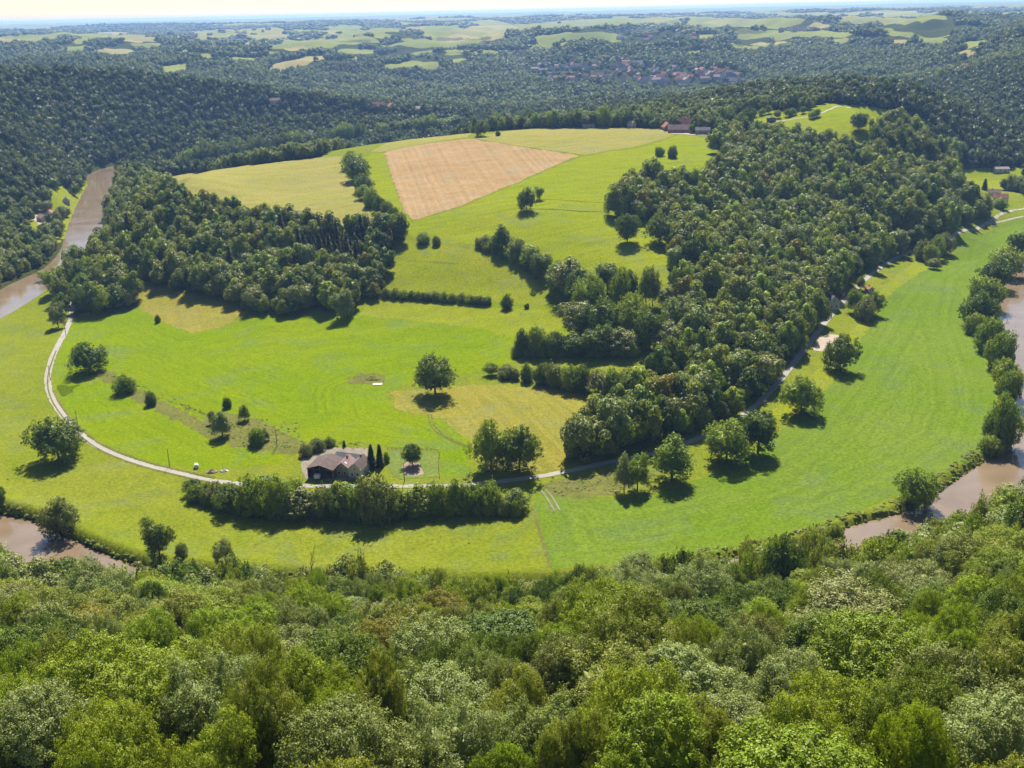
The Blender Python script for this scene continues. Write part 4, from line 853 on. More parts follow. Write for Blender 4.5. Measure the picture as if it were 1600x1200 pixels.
def heap(px, py, rx, ry, h, mat, name, label, cat):
    x, y, z, S = hit(px, py); r = np.random.default_rng(int(px)); V = [(0, 0, h)]; F = []
    for i in range(1, 6):
        for k in range(18):
            a = k * math.pi / 9; t = i / 5; w_ = 1 + r.normal(0, .07); V.append((rx * t * math.cos(a) * w_, ry * t * math.sin(a) * w_, h * (1 - t) ** .8 * (1 + r.normal(0, .12)) - (.3 if i == 5 else 0)))
    for k in range(18): F.append((0, 1 + k, 1 + (k + 1) % 18))
    for i in range(4):
        for k in range(18): F.append((1 + i * 18 + k, 1 + (i + 1) * 18 + k, 1 + (i + 1) * 18 + (k + 1) % 18, 1 + i * 18 + (k + 1) % 18))
    o = pm(name, V, F, mat, None); o['label'] = label; o['category'] = cat; o.location = (x, y, z)
heap(331, 738, 3.2, 2.2, 1.6, M_heap, 'manure_heap', 'reddish-brown heap beside the lane near the hedgerow', 'heap')
heap(350, 736, 2.4, 1.8, 1.3, M_conc, 'gravel_heap', 'pale gravel heap beside the brown heap by the lane', 'heap')
heap(583, 592, 5.0, 4.0, 1.4, M_rough, 'earth_mound', 'grassy mound in the open meadow beside a white slab', 'mound')
e, S = root('concrete_slab', 590, 601, 'white concrete slab lying beside the meadow mound', 'slab', R(5))
v, f = box(-2.6, 2.6, -1.6, 1.6, -.3, .4); pm('top', v, f, M_conc, e)
v, f = box(-2.2, -1.9, -1.75, -1.602, -.3, .3); pm('edge', v, f, M_conc, e)
# garden fence: posts and rails
fpts = smooth_line(hits([(606, 702), (645, 703), (684, 706), (685, 725), (687, 748)]), 6)
x, y = fpts[0]; e = link('garden_fence', None, None, 'wooden post and rail fence round the farm lawn', 'fence'); z0 = float(height(x, y)[0]); e.location = (x, y, z0)
for k, (a, b) in enumerate(fpts):
    z_ = float(height(a, b)[0]) - z0; v, f = box(a - x - .08, a - x + .08, b - y - .08, b - y + .08, z_ - .4, z_ + 1.3); pm('post', v, f, M_pole, e)
    if k:
        a0, b0 = fpts[k - 1]; y0 = float(height(a0, b0)[0]) - z0
        for hh in (.55, 1.1): 
            v, f = tube_arrays([(a0 - x, b0 - y, y0 + hh), (a - x, b - y, z_ + hh)], [.05, .05], 4); pm('rail', v, f, M_pole, e)
e, S = root('white_rail', 774, 733, 'white rail on posts under the tree pair by the lane', 'rail')
v, f = box(-6, 6, -.05, .05, .8, .95); pm('bar', v, f, M_whitep, e)
for k in (-5.8, 0, 5.8): v, f = box(k - .07, k + .07, -.12, -.051, -.5, 1.2); pm('post', v, f, M_whitep, e)
# utility poles
POLE = [(122, 668, 'where the lane bends hardest'), (265, 729, 'beside the lane before the white bale'), (79, 594, 'on the outside of the lane'), (103, 524, 'where the lane leaves the wood clump'), (433, 698, 'at the end of the scrubby bank'), (632, 752, 'in front of the farm lawn')]
for (px, py, lb) in POLE:
    e, S = root('utility_pole', px, py, 'wooden utility pole ' + lb, 'pole', .4, 'utility poles along the lane')
    v, f = tube_arrays([(0, 0, -.8), (0, 0, 4), (.05, 0, 9.2)], [.20, .17, .12], 8); pm('shaft', v, f, M_pole, e)
    v, f = box(-.9, .9, -.22, -.13, 8.5, 8.64); pm('crossarm', v, f, M_pole, e)
    for k in (-.8, 0, .8): v, f = box(k - .05, k + .05, -.21, -.13, 8.645, 8.85); pm('insulator', v, f, M_conc, e)
e, S = root('sign_post', 1552, 362, 'white board on a post beside the lane by the valley mouth', 'sign')
v, f = box(-.08, .08, -.08, .08, -.5, 5); pm('post', v, f, M_pole, e); v, f = box(-2.0, 2.0, -.2, -.085, 4.0, 5.4); pm('board', v, f, M_whitep, e)
# houses
HR = random.Random(8)
def house_px(px, py, W, L, He, Hr, wm, rm, label, rz=0., name='house', cat='house', detail=True, group=None):
    e, S = root(name, px, py, label, cat, rz, group)
    block(e, 0, -L / 2, W / 2, L, He, Hr, wm, rm, 0, [(-W * .22, 1.0, 1.0, 1.3), (W * .22, 1.0, 1.0, 1.3), (0, He - .2, .9, 1.0)] if detail else (), (.3, L * .7) if detail else None, [(L * .3, 0, 1.1, 2.1, -1), (L * .65, 1, 1.2, 1.2, -1), (L * .4, 1, 1.2, 1.2, 1)] if detail else ())
    PLACED.append((e.location.x, e.location.y, max(W, L) * .6)); return e
for a in [(1296, 480, 9, 10, 5.2, 9, W_white, R_slate, 'white house with slate roof between lane and long wood', .35), (1312, 462, 4, 6, 2.6, 4, W_brick, R_red, 'little red-roofed shed behind the white lane house', .9, 'shed', 'shed'), (1358, 456, 4.5, 5, 2.6, 4.0, W_white, R_red, 'pink-roofed hut in the paddock across the lane', .3, 'shed', 'shed'),
          (1562, 315, 9, 14, 4.5, 8, W_white, R_red, 'red-roofed house at the valley mouth by the road', 1.3), (1553, 306, 8, 12, 4, 7, W_stone, R_mauve, 'mauve-roofed barn behind the red-roofed valley house', 1.2, 'barn', 'barn'), (1564, 268, 8, 16, 3.5, 5.5, W_white, R_pale, 'long pale shed on the far edge of the valley pasture', 1.5, 'shed', 'shed'),
          (1060, 206, 11, 22, 3.0, 7.5, W_brick, R_mauve, 'long mauve-roofed main range of the hilltop farm', 1.45, 'farmhouse'), (1078, 199, 11, 24, 4.0, 9.5, W_brick, R_red, 'red-roofed rear range of the hilltop farm', 1.5, 'barn', 'barn'), (1042, 203, 9, 14, 3.5, 8, W_brick, R_red, 'red-roofed end wing of the hilltop farm', .1, 'barn', 'barn'), (1098, 209, 10, 15, 4, 6.8, W_stone, R_slate, 'grey-roofed cattle shed before the hilltop farm', 1.4, 'barn', 'barn'), (1121, 196, 9, 13, 4, 7, W_white, R_pale, 'pale house beside the hilltop farm trees', 1.2), (921, 199, 9, 14, 4, 7.5, W_stone, R_slate, 'low grey house in the tree line behind the stubble', 1.3), (987, 199, 6, 8, 4, 7, W_white, R_pale, 'small white house in the tree line near the hilltop farm', .6), (1156, 199, 8, 12, 3.5, 6, W_white, R_red, 'red-roofed cottage below the dark hilltop tree', 1.3), (1205, 190, 8, 9, 4, 5, W_timber, R_slate, 'dark wooden hut on the hilltop pasture', 0.0, 'shed', 'shed'),
          (55, 275, 11, 16, 5, 9, W_white, R_red, 'white house with pink roof among trees on the river flats', 1.3), (68, 345, 9, 12, 4, 7, W_white, R_mauve, 'pale house in the riverside trees nearest the water', .8), (78, 338, 8, 10, 4, 7, W_stone, R_red, 'red-roofed house beside the pale riverside house', .2), (12, 318, 8, 14, 4, 7, W_white, R_slate, 'slate-roofed white house deep in the river flats', 1.4), (104, 318, 7, 9, 4, 7, W_white, R_slate, 'small white cottage on the far river bank', .4), (40, 372, 8, 10, 4, 7, W_brick, R_pale, 'pale-roofed cabin in the trees of the river flats', .9),
          (430, 163, 12, 20, 7, 11, W_white, R_mauve, 'big pale villa in the forest of the left hill', 1.4), (592, 170, 12, 22, 7, 12, W_white, R_red, 'red-roofed house on the wooded crest right of the villa', 1.4), (612, 172, 12, 18, 7, 12, W_brick, R_red, 'brick house beside the red-roofed house on the wooded crest', .3), (655, 176, 12, 14, 7, 11, W_white, R_pale, 'white house furthest along the wooded crest', .8)]: house_px(*a)
def in_poly_px(poly):
    xs = [a[0] for a in poly]; ys = [a[1] for a in poly]
    while True:
        u, v = HR.uniform(min(xs), max(xs)), HR.uniform(min(ys), max(ys))
        if inside(np.array([u]), np.array([v]), poly)[0]: return u, v
WC = [('white', W_white), ('brick', W_brick), ('stone', W_stone), ('white', W_white)]; RC = [('red', R_red), ('slate', R_slate), ('mauve', R_mauve), ('pale', R_pale)]
def hamlet(n, poly, where, group, sc=1.0):
    for k in range(n):
        u, v = in_poly_px(poly); wc = HR.choice(WC); rc = HR.choice(RC); L = HR.uniform(9, 22) * sc
        sz = 'small' if L < 12.5 * sc else ('long' if L > 18 * sc else 'middling')
        e = house_px(u, v, HR.uniform(8, 11) * sc, L, HR.uniform(5, 7) * sc, HR.uniform(9, 12) * sc, wc[1], rc[1], '%s %s house with %s roof %s' % (sz, wc[0], rc[0], where), HR.choice([1.2, 1.5, 1.7, .2, .8]), detail=False, group=group)
hamlet(125, village_px, 'in the village across the valley', 'houses of the valley village', 1.3)
hamlet(10, [(560, 125), (720, 122), (760, 150), (600, 150)], 'in the valley woods below the plateau', 'houses in the valley woods', 1.1)
hamlet(16, [(250, 58), (300, 48), (480, 44), (480, 58), (300, 70)], 'in the far hamlet on the plateau', 'houses of the far hamlet', 1.5)
hamlet(16, [(960, 60), (1000, 50), (1120, 50), (1140, 62), (1010, 66)], 'above the village on the far rim', 'houses on the far rim', 1.3)
hamlet(7, [(1220, 48), (1330, 46), (1330, 50), (1220, 51)], 'at the farm on the long far pasture', 'houses on the long far pasture', 1.5)
hamlet(8, [(1420, 110), (1520, 104), (1540, 112), (1430, 116)], 'in the side valley beyond the right ridge', 'houses in the side valley', 1.2)
# terrace banks
ribbon('terrace_bank', [(842, 311), (880, 313), (920, 316), (958, 317)], 1.8, M_bank, .14, 'upper grassy terrace bank across the hillside pasture')
ribbon('terrace_bank', [(812, 325), (850, 327), (900, 330), (956, 332)], 1.8, M_bank, .14, 'lower grassy terrace bank across the hillside pasture')
ribbon('terrace_bank', [(636, 408), (680, 410), (720, 413)], 1.2, M_rough, .14, 'faint bank across the small hill pasture')
ribbon('field_edge', [(832, 792), (846, 838), (860, 886)], 1.6, M_rough, .14, 'unmown edge between river pasture and crop field')
ribbon('verge', [(a, b + 3) for a, b in lane_px[3:13]], 1.6, M_rough, .12, 'grassy verge along the outside of the lane')
ribbon('verge', [(a + 4, b - 5) for a, b in lane_px[5:13]], 1.6, M_rough, .12, 'grassy verge along the inside of the lane')

def open_sdf(x, y):
    s = np.full(x.shape, -1e9)
    for bb, f in OPEN:
        m = (x > bb[0]) & (x < bb[1]) & (y > bb[2]) & (y < bb[3])
        if m.any(): s[m] = np.maximum(s[m], f(x[m], y[m]))
    return s
# --- near slope: single trees
rs = np.random.default_rng(12); prnd = random.Random(21)
NEAR = []                                                    # x, y, R, H, fam, col
def near_hero(px, py, rpx, fam, col, h=16.5):
    x, y, z, S = hit(px, py, h * .62); R_ = min(rpx * S / FPX, 8.6); NEAR.append((x, y, R_, min(max(h, R_ * 1.9), 17.5), fam, col))
for a in [(1370, 1045, 100, 'A_round', 'mid'), (1482, 965, 78, 'A_round', 'dark'), (1190, 960, 100, 'A_broad', 'dark'), (1100, 1000, 70, 'A_round', 'dark'), (620, 1020, 92, 'A_broad', 'olive'), (690, 980, 50, 'A_round', 'olive'), (330, 1115, 70, 'A_puff', 'silver'), (425, 1070, 70, 'A_tall', 'grey'), (180, 1100, 95, 'A_broad', 'mid'), (255, 1080, 70, 'A_round', 'mid'), (520, 1060, 80, 'A_puff', 'dark'), (50, 1040, 85, 'A_broad', 'dark'), (245, 985, 75, 'A_puff', 'flower'), (160, 975, 60, 'A_puff', 'flower'), (330, 950, 60, 'A_puff', 'flower'), (120, 1000, 60, 'A_round', 'olive'), (405, 985, 46, 'A_round', 'lime'), (350, 1012, 52, 'A_round', 'lime'), (540, 1190, 88, 'A_round', 'grey'), (690, 1110, 62, 'A_tall', 'silver'), (950, 1095, 105, 'A_puff', 'flower'), (1000, 1005, 62, 'A_round', 'mid'), (880, 1065, 42, 'A_tall', 'grey'), (790, 1010, 66, 'A_tall', 'dark'), (830, 1050, 40, 'A_round', 'dark'), (1085, 1095, 70, 'A_tall', 'silver'), (1235, 1085, 48, 'A_tall', 'silver'), (1140, 1160, 85, 'A_round', 'silver'), (1320, 1140, 70, 'A_broad', 'mid'), (1440, 1150, 75, 'A_broad', 'dark'), (1500, 1110, 75, 'A_puff', 'grey'), (1575, 1070, 60, 'A_puff', 'flower'), (1570, 1000, 50, 'A_round', 'dark'), (60, 1150, 70, 'A_round', 'silver'), (180, 1195, 70, 'A_broad', 'mid'), (330, 1210, 60, 'A_puff', 'mid'), (700, 1195, 70, 'A_puff', 'silver'), (840, 1185, 70, 'A_puff', 'silver'), (1010, 1195, 70, 'A_tall', 'mid'), (1260, 1190, 60, 'A_round', 'mid'), (1560, 1180, 70, 'A_tall', 'silver'), (960, 935, 50, 'A_round', 'lime'), (760, 1085, 50, 'A_broad', 'silver'), (10, 960, 45, 'A_round', 'grey'), (60, 965, 45, 'A_puff', 'flower')]: near_hero(*a)
# fill
hx = [(a[0], a[1], a[2]) for a in NEAR]
cand = 0; grid = {}
def gput(x, y, r_): grid.setdefault((int(x // 12), int(y // 12)), []).append((x, y, r_))
def gfree(x, y, r_, f):
    i, j = int(x // 12), int(y // 12)
    for a in range(i - 2, i + 3):
        for b in range(j - 2, j + 3):
            for (u, v, s) in grid.get((a, b), ()):
                if (u - x) ** 2 + (v - y) ** 2 < ((r_ + s) * f) ** 2: return False
    return True
for a in hx: gput(*a)
azs = rs.uniform(-R(36), R(36), 60000); Ds = np.sqrt(rs.uniform(78 ** 2, 560 ** 2, 60000))
fx, fy = Ds * np.sin(azs), Ds * np.cos(azs)
dr_ = seg_dist(fx, fy, river_c); okm = (~inside(fx, fy, loop_poly)) & (dr_ > RW + 2.5)
fx, fy, dr_ = fx[okm], fy[okm], dr_[okm]
for x, y, d_ in zip(fx, fy, dr_):
    r_ = prnd.choice([3.6, 4.6, 5.4, 6.2, 7.0, 7.8, 8.8]) * (.8 if d_ < RW + 40 else 1.0)
    if not gfree(x, y, r_, .62 if d_ < RW + 16 else .98): continue
    gput(x, y, r_)
    n1 = float(fbm(np.array([x]), np.array([y]), 60, 2, 31)[0]); u = prnd.random() + n1 * .25
    if d_ < RW + 22: col = prnd.choice(['silver', 'grey', 'flower', 'mid', 'olive', 'lime', 'silver'])
    elif u < .12: col = 'lime'
    elif u < .30: col = 'flower'
    elif u < .55: col = 'mid'
    elif u < .75: col = 'silver'
    elif u < .86: col = 'grey'
    else: col = 'dark'
    fam = {'flower': 'A_puff', 'silver': prnd.choice(['A_tall', 'A_puff']), 'grey': prnd.choice(['A_tall', 'A_round'])}.get(col, prnd.choice(['A_round', 'A_broad', 'A_round', 'A_tall']))
    pxx = 800 + FPX * x / (y * math.cos(R(PITCH)) + 180 * math.sin(R(PITCH)))
    vis = pxx < 225 or pxx > 1290                            # reaches where the water shows over the bank trees
    NEAR.append((x, y, r_ * 1.06, ((10.5 if d_ < RW + 14 else 14.0) if vis and d_ < RW + 30 else (20.0 if d_ < RW + 40 else 17.0)) * prnd.uniform(.72, 1.25) + (r_ - 5.5) * .8, fam, col))
nx = np.array([a[0] for a in NEAR]); ny = np.array([a[1] for a in NEAR]); nz = height(nx, ny); nh = np.array([a[3] for a in NEAR])
ppx, ppy, pf = project(nx, ny, nz + nh * .8)
inf = (ppx > -60) & (ppx < 1660) & (ppy < 1250) & (pf > 0)
order = [i for i in np.argsort(np.hypot(nx, ny)) if inf[i]]
KIND = {'mid': 'beech_tree', 'dark': 'oak_tree', 'silver': 'willow_tree', 'olive': 'oak_tree', 'lime': 'maple_tree', 'flower': 'chestnut_tree', 'grey': 'ash_tree'}
CN2 = {'mid': 'mid-green', 'dark': 'dark', 'silver': 'silvery', 'olive': 'olive', 'lime': 'lime', 'flower': 'yellow-flowered', 'grey': 'grey-green'}
single = set(order[:300]); dn = seg_dist(nx, ny, river_c)
def nearest_two(i):
    d = np.hypot(nx - nx[i], ny - ny[i]); d[i] = 1e9; k = np.argsort(d)[:2]; return [CN2[NEAR[j][5]] for j in k]
for i in order[:300]:
    x, y, R_, H_, fam, col = NEAR[i]
    sz = 'small' if R_ < 5.4 else ('large' if R_ > 7.2 else 'middling')
    zone = 'at the foot of' if dn[i] < 60 else ('low on' if dn[i] < 115 else ('halfway up' if dn[i] < 175 else 'high up'))
    p_, q_ = nearest_two(i)
    lb = '%s %s %s tree %s the near slope between %s and %s ones' % (sz, FNAME[fam[2:]], CN2[col], zone, p_, q_)
    if p_ == q_: lb = '%s %s %s tree %s the near slope beside %s ones' % (sz, FNAME[fam[2:]], CN2[col], zone, p_)
    tree(KIND[col], x, y, float(nz[i]), R_, H_, fam, col, lb, CN2[col] + ' trees of the near slope')
print('near trees', len(NEAR), 'in frame', len(order))

# --- scattered woods (each wood one mass)
PRIV = {}
def variant_set(key, meshes):
    c = bpy.data.collections.new('woodland_kinds_' + key)
    for k, m_ in enumerate(meshes):
        o = bpy.data.objects.new('wood_tree_%02d' % k, m_); c.objects.link(o)
    PRIV[key] = (c, len(meshes))
def with_mat(me, mat): m_ = me.copy(); m_.materials.clear(); m_.materials.append(mat); return m_
Cm = [crown_mesh('wood_tree', LM['wood'], 300 + k, 5.0 - .5 * (k % 3), 10 + 1.5 * (k % 3), .6, 40, 1500, .42, csub=3, brr=(.22, .44), low=-.8, lean=.4, kk=(.45, .82)) for k in range(5)]
variant_set('wood', [with_mat(Cm[0], LM['wood']), with_mat(Cm[1], LM['wood']), with_mat(Cm[2], LM['dark']), with_mat(Cm[3], LM['grey']), with_mat(Cm[4], LM['silver']), with_mat(Cm[0], LM['hill']), conifer_mesh('wood_tree', LM['fir'], 91, 2.8, 14, 700, .8), with_mat(Cm[1], LM['olive']), with_mat(Cm[2], LM['mid'])])
Dm = [crown_mesh('wood_tree', LM['hill'], 400 + k, 5.0, 9.5 + k, .6, 22, 420, .72, csub=2, brr=(.28, .48), low=-.7, lean=.4) for k in range(3)]
variant_set('hill', [with_mat(Dm[0], LM['hill']), with_mat(Dm[1], LM['hill']), with_mat(Dm[2], LM['wood']), with_mat(Dm[1], LM['dark']), with_mat(Dm[0], LM['grey']), with_mat(Dm[2], LM['dark'])])
variant_set('ridge', [with_mat(Dm[0], LM['hilldark']), with_mat(Dm[1], LM['hilldark']), with_mat(Dm[2], LM['hill']), with_mat(Dm[1], LM['dark']), with_mat(Dm[0], LM['grey']), with_mat(Dm[2], LM['hilldark'])])
variant_set('near', [with_mat(LIB['B_round'][0][0], LM['mid']), with_mat(LIB['B_round'][1][0], LM['dark']), with_mat(LIB['B_tall'][0][0], LM['silver']), with_mat(LIB['B_low'][0][0], LM['flower']), with_mat(LIB['B_tall'][1][0], LM['grey'])])
def scatter(name, label, P, S, rz, vi, key):
    P = np.asarray(P, np.float32); n = len(P)
    me = bpy.data.meshes.new(name); me.vertices.add(n); me.vertices.foreach_set('co', P.ravel())
    a = me.attributes.new('sc', 'FLOAT_VECTOR', 'POINT'); a.data.foreach_set('vector', np.asarray(S, np.float32).ravel())
    a = me.attributes.new('rt', 'FLOAT_VECTOR', 'POINT'); rr = np.zeros((n, 3), np.float32); rr[:, 2] = rz; a.data.foreach_set('vector', rr.ravel())
    a = me.attributes.new('vi', 'INT', 'POINT'); a.data.foreach_set('value', np.asarray(vi, np.int32))
    o = link(name, me, label=label, cat='woodland', kind='stuff')
    ng = bpy.data.node_groups.new(name, 'GeometryNodeTree')
    ng.interface.new_socket('Geometry', in_out='INPUT', socket_type='NodeSocketGeometry'); ng.interface.new_socket('Geometry', in_out='OUTPUT', socket_type='NodeSocketGeometry')
    gi = ng.nodes.new('NodeGroupInput'); go = ng.nodes.new('NodeGroupOutput'); ip = ng.nodes.new('GeometryNodeInstanceOnPoints')
    ci = ng.nodes.new('GeometryNodeCollectionInfo'); ci.inputs['Collection'].default_value = PRIV[key][0]; ci.inputs['Separate Children'].default_value = True; ci.inputs['Reset Children'].default_value = True
    def na(nm, dt):
        q_ = ng.nodes.new('GeometryNodeInputNamedAttribute'); q_.data_type = dt; q_.inputs['Name'].default_value = nm; return q_.outputs['Attribute']
    ip.inputs['Pick Instance'].default_value = True
    ng.links.new(gi.outputs[0], ip.inputs['Points']); ng.links.new(ci.outputs[0], ip.inputs['Instance'])
    ng.links.new(na('vi', 'INT'), ip.inputs['Instance Index']); ng.links.new(na('rt', 'FLOAT_VECTOR'), ip.inputs['Rotation']); ng.links.new(na('sc', 'FLOAT_VECTOR'), ip.inputs['Scale'])
    ng.links.new(ip.outputs[0], go.inputs[0])
    md = o.modifiers.new('scatter', 'NODES'); md.node_group = ng
    return o
VD = {'mid': (0, 6.5, 13.6), 'dark': (1, 6.6, 13.1), 'silver': (2, 4.6, 14.4), 'flower': (3, 6.0, 8.2), 'grey': (4, 4.2, 14.9), 'lime': (0, 6.5, 13.6), 'olive': (1, 6.6, 13.1)}
rest = [i for i in range(len(NEAR)) if i not in single and (math.hypot(NEAR[i][0], NEAR[i][1]) > 150)]
if rest:
    scatter('wood', 'far edge and flanks of the dense wood on the near slope', [(NEAR[i][0], NEAR[i][1], nz[i] - .3) for i in rest], [(NEAR[i][2] / VD[NEAR[i][5]][1],) * 2 + (NEAR[i][3] / VD[NEAR[i][5]][2],) for i in rest], rs.uniform(0, 6.28, len(rest)), [VD[NEAR[i][5]][0] for i in rest], 'near')
def jitter_grid(x0, x1, y0, y1, sp, seed):
    r = np.random.default_rng(seed); gx, gy = np.meshgrid(np.arange(x0, x1, sp), np.arange(y0, y1, sp * .87))
    gx = gx + (np.arange(gx.shape[0]) % 2)[:, None] * sp * .5
    return (gx + r.uniform(-.33, .33, gx.shape) * sp).ravel(), (gy + r.uniform(-.33, .33, gy.shape) * sp).ravel(), r
def seen(x, y, z, tol=12):
    """keep what the camera, or one a step aside, could see over the ground"""
    keep = np.ones(len(x), bool); D = np.hypot(x, y); a = np.arctan2(x, y)
    mx = np.full(len(x), -1e9)
    for f in np.linspace(.12, .97, 40):
        g = height(D * f * np.sin(a), D * f * np.cos(a)); mx = np.maximum(mx, (g - CAMZ) / (D * f))
    return (z + 14 + tol - CAMZ) / D > mx
PA = np.array(PLACED)
def not_placed(x, y, f=.8):
    k = np.ones(len(x), bool)
    for (u, v, r_) in PLACED: k &= (x - u) ** 2 + (y - v) ** 2 > (r_ * f + 2.2) ** 2
    return k
def wood(name, label, pts, sp, seed, key, weights, sc=(.85, 1.25), fir=None, hgt=1.0, margin=2.0):
    bb = bbox_of(pts); x, y, r = jitter_grid(bb[0], bb[1], bb[2], bb[3], sp, seed)
    m = inside(x, y, pts) & (open_sdf(x, y) < -margin) ; x, y = x[m], y[m]; m = not_placed(x, y); x, y = x[m], y[m]
    z = height(x, y); n = len(x); s = r.uniform(sc[0], sc[1], n); w_ = np.array(weights) / sum(weights)
    vi = r.choice(len(w_), n, p=w_)
    cl = fbm(x, y, 45, 2, seed + 5)
    vi = np.where((cl > .25) & (vi == 4), 0, vi)
    if fir is not None:
        fm = inside(x, y, fir) & (r.uniform(0, 1, n) < .85); vi = np.where(fm, 6, vi); s = np.where(fm, s * .85, s)
    S = np.stack([s, s, s * r.uniform(.9, 1.25, n) * hgt], 1)
    print(name, n); return scatter(name, label, np.stack([x, y, z - .3], 1), S, r.uniform(0, 6.28, n), vi, key)
fir_poly = hits([(430, 415), (520, 425), (590, 425), (625, 385), (600, 372), (540, 375), (470, 385)])
wood('wood', 'mixed broadleaf and conifer wood covering the left flank of the spur', WOOD_L, 7.8, 51, 'wood', [4, 4, 3, 2, 1.6, 3, .4, .9, 3], (.6, 1.65), fir_poly)
wood('wood', 'long broadleaf wood on the slope above the right hand lane', WOOD_R, 8.0, 52, 'wood', [4, 4, 3, 2, 2.0, 3, .05, .9, 4], (.6, 1.85))
# everything outside the bend
def outer(name, label, D0, D1, sp, seed, key, weights, scl, cover=None, azm=35):
    X = D1 * math.sin(R(azm)); x, y, r = jitter_grid(-X, X, D0 * .8, D1, sp, seed); D = np.hypot(x, y)
    m = (D > D0) & (D < D1) & (np.abs(np.arctan2(x, y)) < R(azm)); x, y, D = x[m], y[m], D[m]
    if D0 < 1700: 
        m = ~inside(x, y, loop_open); x, y = x[m], y[m]
        m = ~inside(x, y, WOOD_R) & ~inside(x, y, WOOD_L); x, y = x[m], y[m]
        m = not_placed(x, y); x, y = x[m], y[m]
    m = open_sdf(x, y) < -2; x, y = x[m], y[m]
    if D0 < 4000:
        m = ~inside(x, y, village_poly) | (r.uniform(0, 1, len(x)) < .42); x, y = x[m], y[m]
    if D0 < 1000: m = ~inside(x, y, flats) | (r.uniform(0, 1, len(x)) < .50); x, y = x[m], y[m]
    if cover is not None: m = cover(x, y, r); x, y = x[m], y[m]
    z = height(x, y)
    if D0 > 1000:
        px_, py_, _f = project(x, y, z + 11.5); k_ = np.ones(len(x), bool)
        for fp in FARF: k_ &= ~inside(px_, py_, fp)
        k_ &= ~inside(px_, py_, village_px) | (r.uniform(0, 1, len(x)) < .14)
        x, y, z = x[k_], y[k_], z[k_]
    m = seen(x, y, z); x, y, z = x[m], y[m], z[m]; n = len(x)
    s = r.uniform(.75, 1.3, n) * scl; w_ = np.array(weights) / sum(weights); vi = r.choice(len(w_), n, p=w_)
    print(name, n)
    return scatter(name, label, np.stack([x, y, z - .3], 1), np.stack([s, s, s * r.uniform(.85, 1.2, n) * min(1, 1.2 / scl)], 1), r.uniform(0, 6.28, n), vi, key)
flats = hits([(-60, 430), (60, 404), (105, 372), (118, 335), (135, 300), (150, 276), (100, 282), (40, 310), (-60, 330)])
drape('river_flats', wobble(lambda x, y: poly_sdf(x, y, flats), 3, 25, 8), bbox_of(flats), M_mid, .03, 'grassy river flats with scattered trees and houses')
outer('forest', 'wooded river flats and lower slopes beyond the bend', 560, 1300, 8.0, 61, 'wood', [5, 4, 4, 2, 1.2, 4, .2], 1.0)
outer('forest', 'dark forest cloaking the hills either side of the spur', 1300, 2150, 8.6, 62, 'ridge', [6, 5, 3, 2, .15, 4], 1.0)
outer('forest', 'hazy woods filling the valley behind the spur', 2150, 3300, 11.5, 63, 'hill', [6, 5, 3, 3, 1.5, 2], 1.25)
outer('forest', 'blue hazy woods climbing to the far plateau', 3300, 4800, 16, 64, 'hill', [6, 5, 3, 3, 1.5, 2], 1.6, lambda x, y, r: (fbm(x, y, 700, 3, 71) + .35 * sstep(200, -1200, x) > -.12))
outer('forest', 'dark scattered copses and tree lines towards the horizon', 4800, 11000, 42, 65, 'hill', [6, 5, 2, 3, 1, 2], 3.0, lambda x, y, r: (fbm(x, y, 1500, 4, 72) + .42 * sstep(400, -2500, x) - .1 * sstep(0, 2000, x) > .22), 31)

# reeds and scrub on the banks, tussocks in the pasture
tuft = [crown_mesh('grass_tuft', LM['mid'], 500 + k, 1.0, 1.1, -.25, 12, 160, .22, csub=2, low=-.5) for k in range(2)]
variant_set('tuft', [with_mat(tuft[0], LM['mid']), with_mat(tuft[1], LM['lime']), with_mat(tuft[0], LM['grey']), with_mat(tuft[1], LM['olive'])])
def tufts(name, label, pts, s, seed):
    r = np.random.default_rng(seed); P = np.array(pts); z = height(P[:, 0], P[:, 1]); n = len(P); q_ = r.uniform(s[0], s[1], n)
    o = scatter(name, label, np.stack([P[:, 0], P[:, 1], z], 1), np.stack([q_, q_ * r.uniform(.6, 1, n), q_ * r.uniform(.35, .7, n)], 1), r.uniform(0, 6.28, n), r.integers(0, 4, n), 'tuft'); o['category'] = 'scrub'; return o
r5 = np.random.default_rng(77); ob = np.array(offset_line(inner_bank, 0)); nn_ = offset_line(inner_bank, 1.0) - ob
sgn = -1 if np.hypot(*(offset_line(inner_bank, 13)[len(ob) // 2])) < np.hypot(*ob[len(ob) // 2]) else 1
bp_ = []
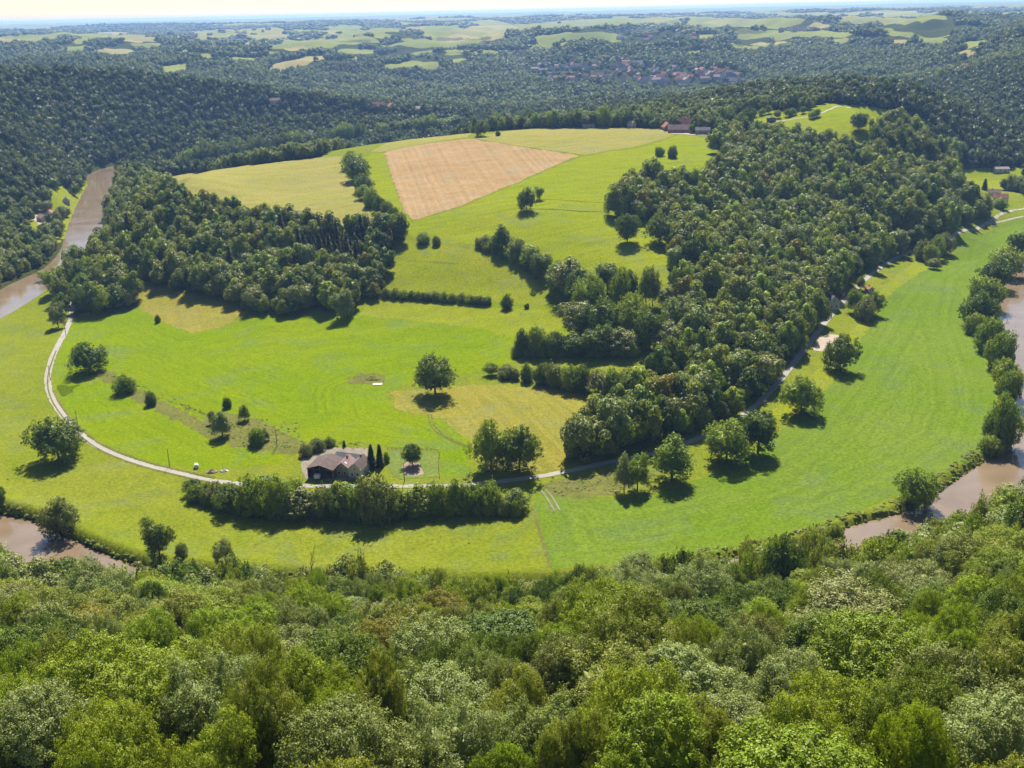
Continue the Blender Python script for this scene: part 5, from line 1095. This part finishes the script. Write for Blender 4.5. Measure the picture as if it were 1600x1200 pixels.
for k in range(len(ob) - 1):
    L = np.linalg.norm(ob[k + 1] - ob[k])
    dens = 2.4 if ob[k][0] > 60 and math.hypot(*ob[k]) < 700 else .9
    for j in range(int(L * dens)):
        t = r5.uniform(); q_ = ob[k] + (ob[k + 1] - ob[k]) * t + nn_[k] * sgn * (r5.uniform(-1.5, 6.5) if ob[k][0] > 60 else r5.uniform(-1.0, 1.5))
        bp_.append(q_)
tufts('bank_scrub', 'reeds and nettles along the inner river bank', bp_, (.5, 1.4), 5)
tp = [hit(r5.uniform(420, 820), 838 + abs(r5.normal(0, 22)))[:2] for k in range(16)] + [hit(r5.uniform(0, 300), r5.uniform(620, 820))[:2] for k in range(14)] + [hit(r5.uniform(1370, 1440), r5.uniform(415, 470))[:2] for k in range(40)] + [hit(r5.uniform(640, 850), r5.uniform(400, 460))[:2] for k in range(40)]
tp = [q_ for q_ in tp if seg_dist(np.array([q_[0]]), np.array([q_[1]]), river_c)[0] > RW + 3]
tufts('tussocks', 'dark rush tussocks dotted over the pastures', tp, (.3, .7), 6)
wp = []
for k in range(200):
    t = r5.uniform(); u = 165 + t * 290; v = 584 + t * 118 + r5.normal(0, 3); wp.append(hit(u, v)[:2])
wp += [hit(r5.uniform(322, 470), r5.uniform(655, 700))[:2] for k in range(150)] + [hit(r5.uniform(860, 1020), r5.uniform(745, 775))[:2] for k in range(120)] + [hit(r5.uniform(470, 570), r5.uniform(690, 702))[:2] for k in range(50)] + [hit(r5.uniform(545, 603), r5.uniform(585, 595))[:2] for k in range(20)]
tufts('weeds', 'tall weeds on the scrubby banks and verges', wp, (.4, .9), 7)

# ------------------------------------------------------------------ air
if HAZE:
    m, nt, out = newmat('haze_air'); pv = N(nt, 'ShaderNodeVolumePrincipled')
    pv.inputs['Color'].default_value = (.30, .53, 1.0, 1); pv.inputs['Density'].default_value = 4.8e-5; pv.inputs['Anisotropy'].default_value = .25
    nt.links.new(pv.outputs[0], out.inputs['Volume'])
    zt = max(float(GZ.max()) + 45, CAMZ + 12)
    v, f = box(-36000, 36000, -36000, 36000, -5.0, zt); o = pm('haze', v, f, m, None); o['kind'] = 'stuff'; o['label'] = 'pale blue summer haze over the valley'
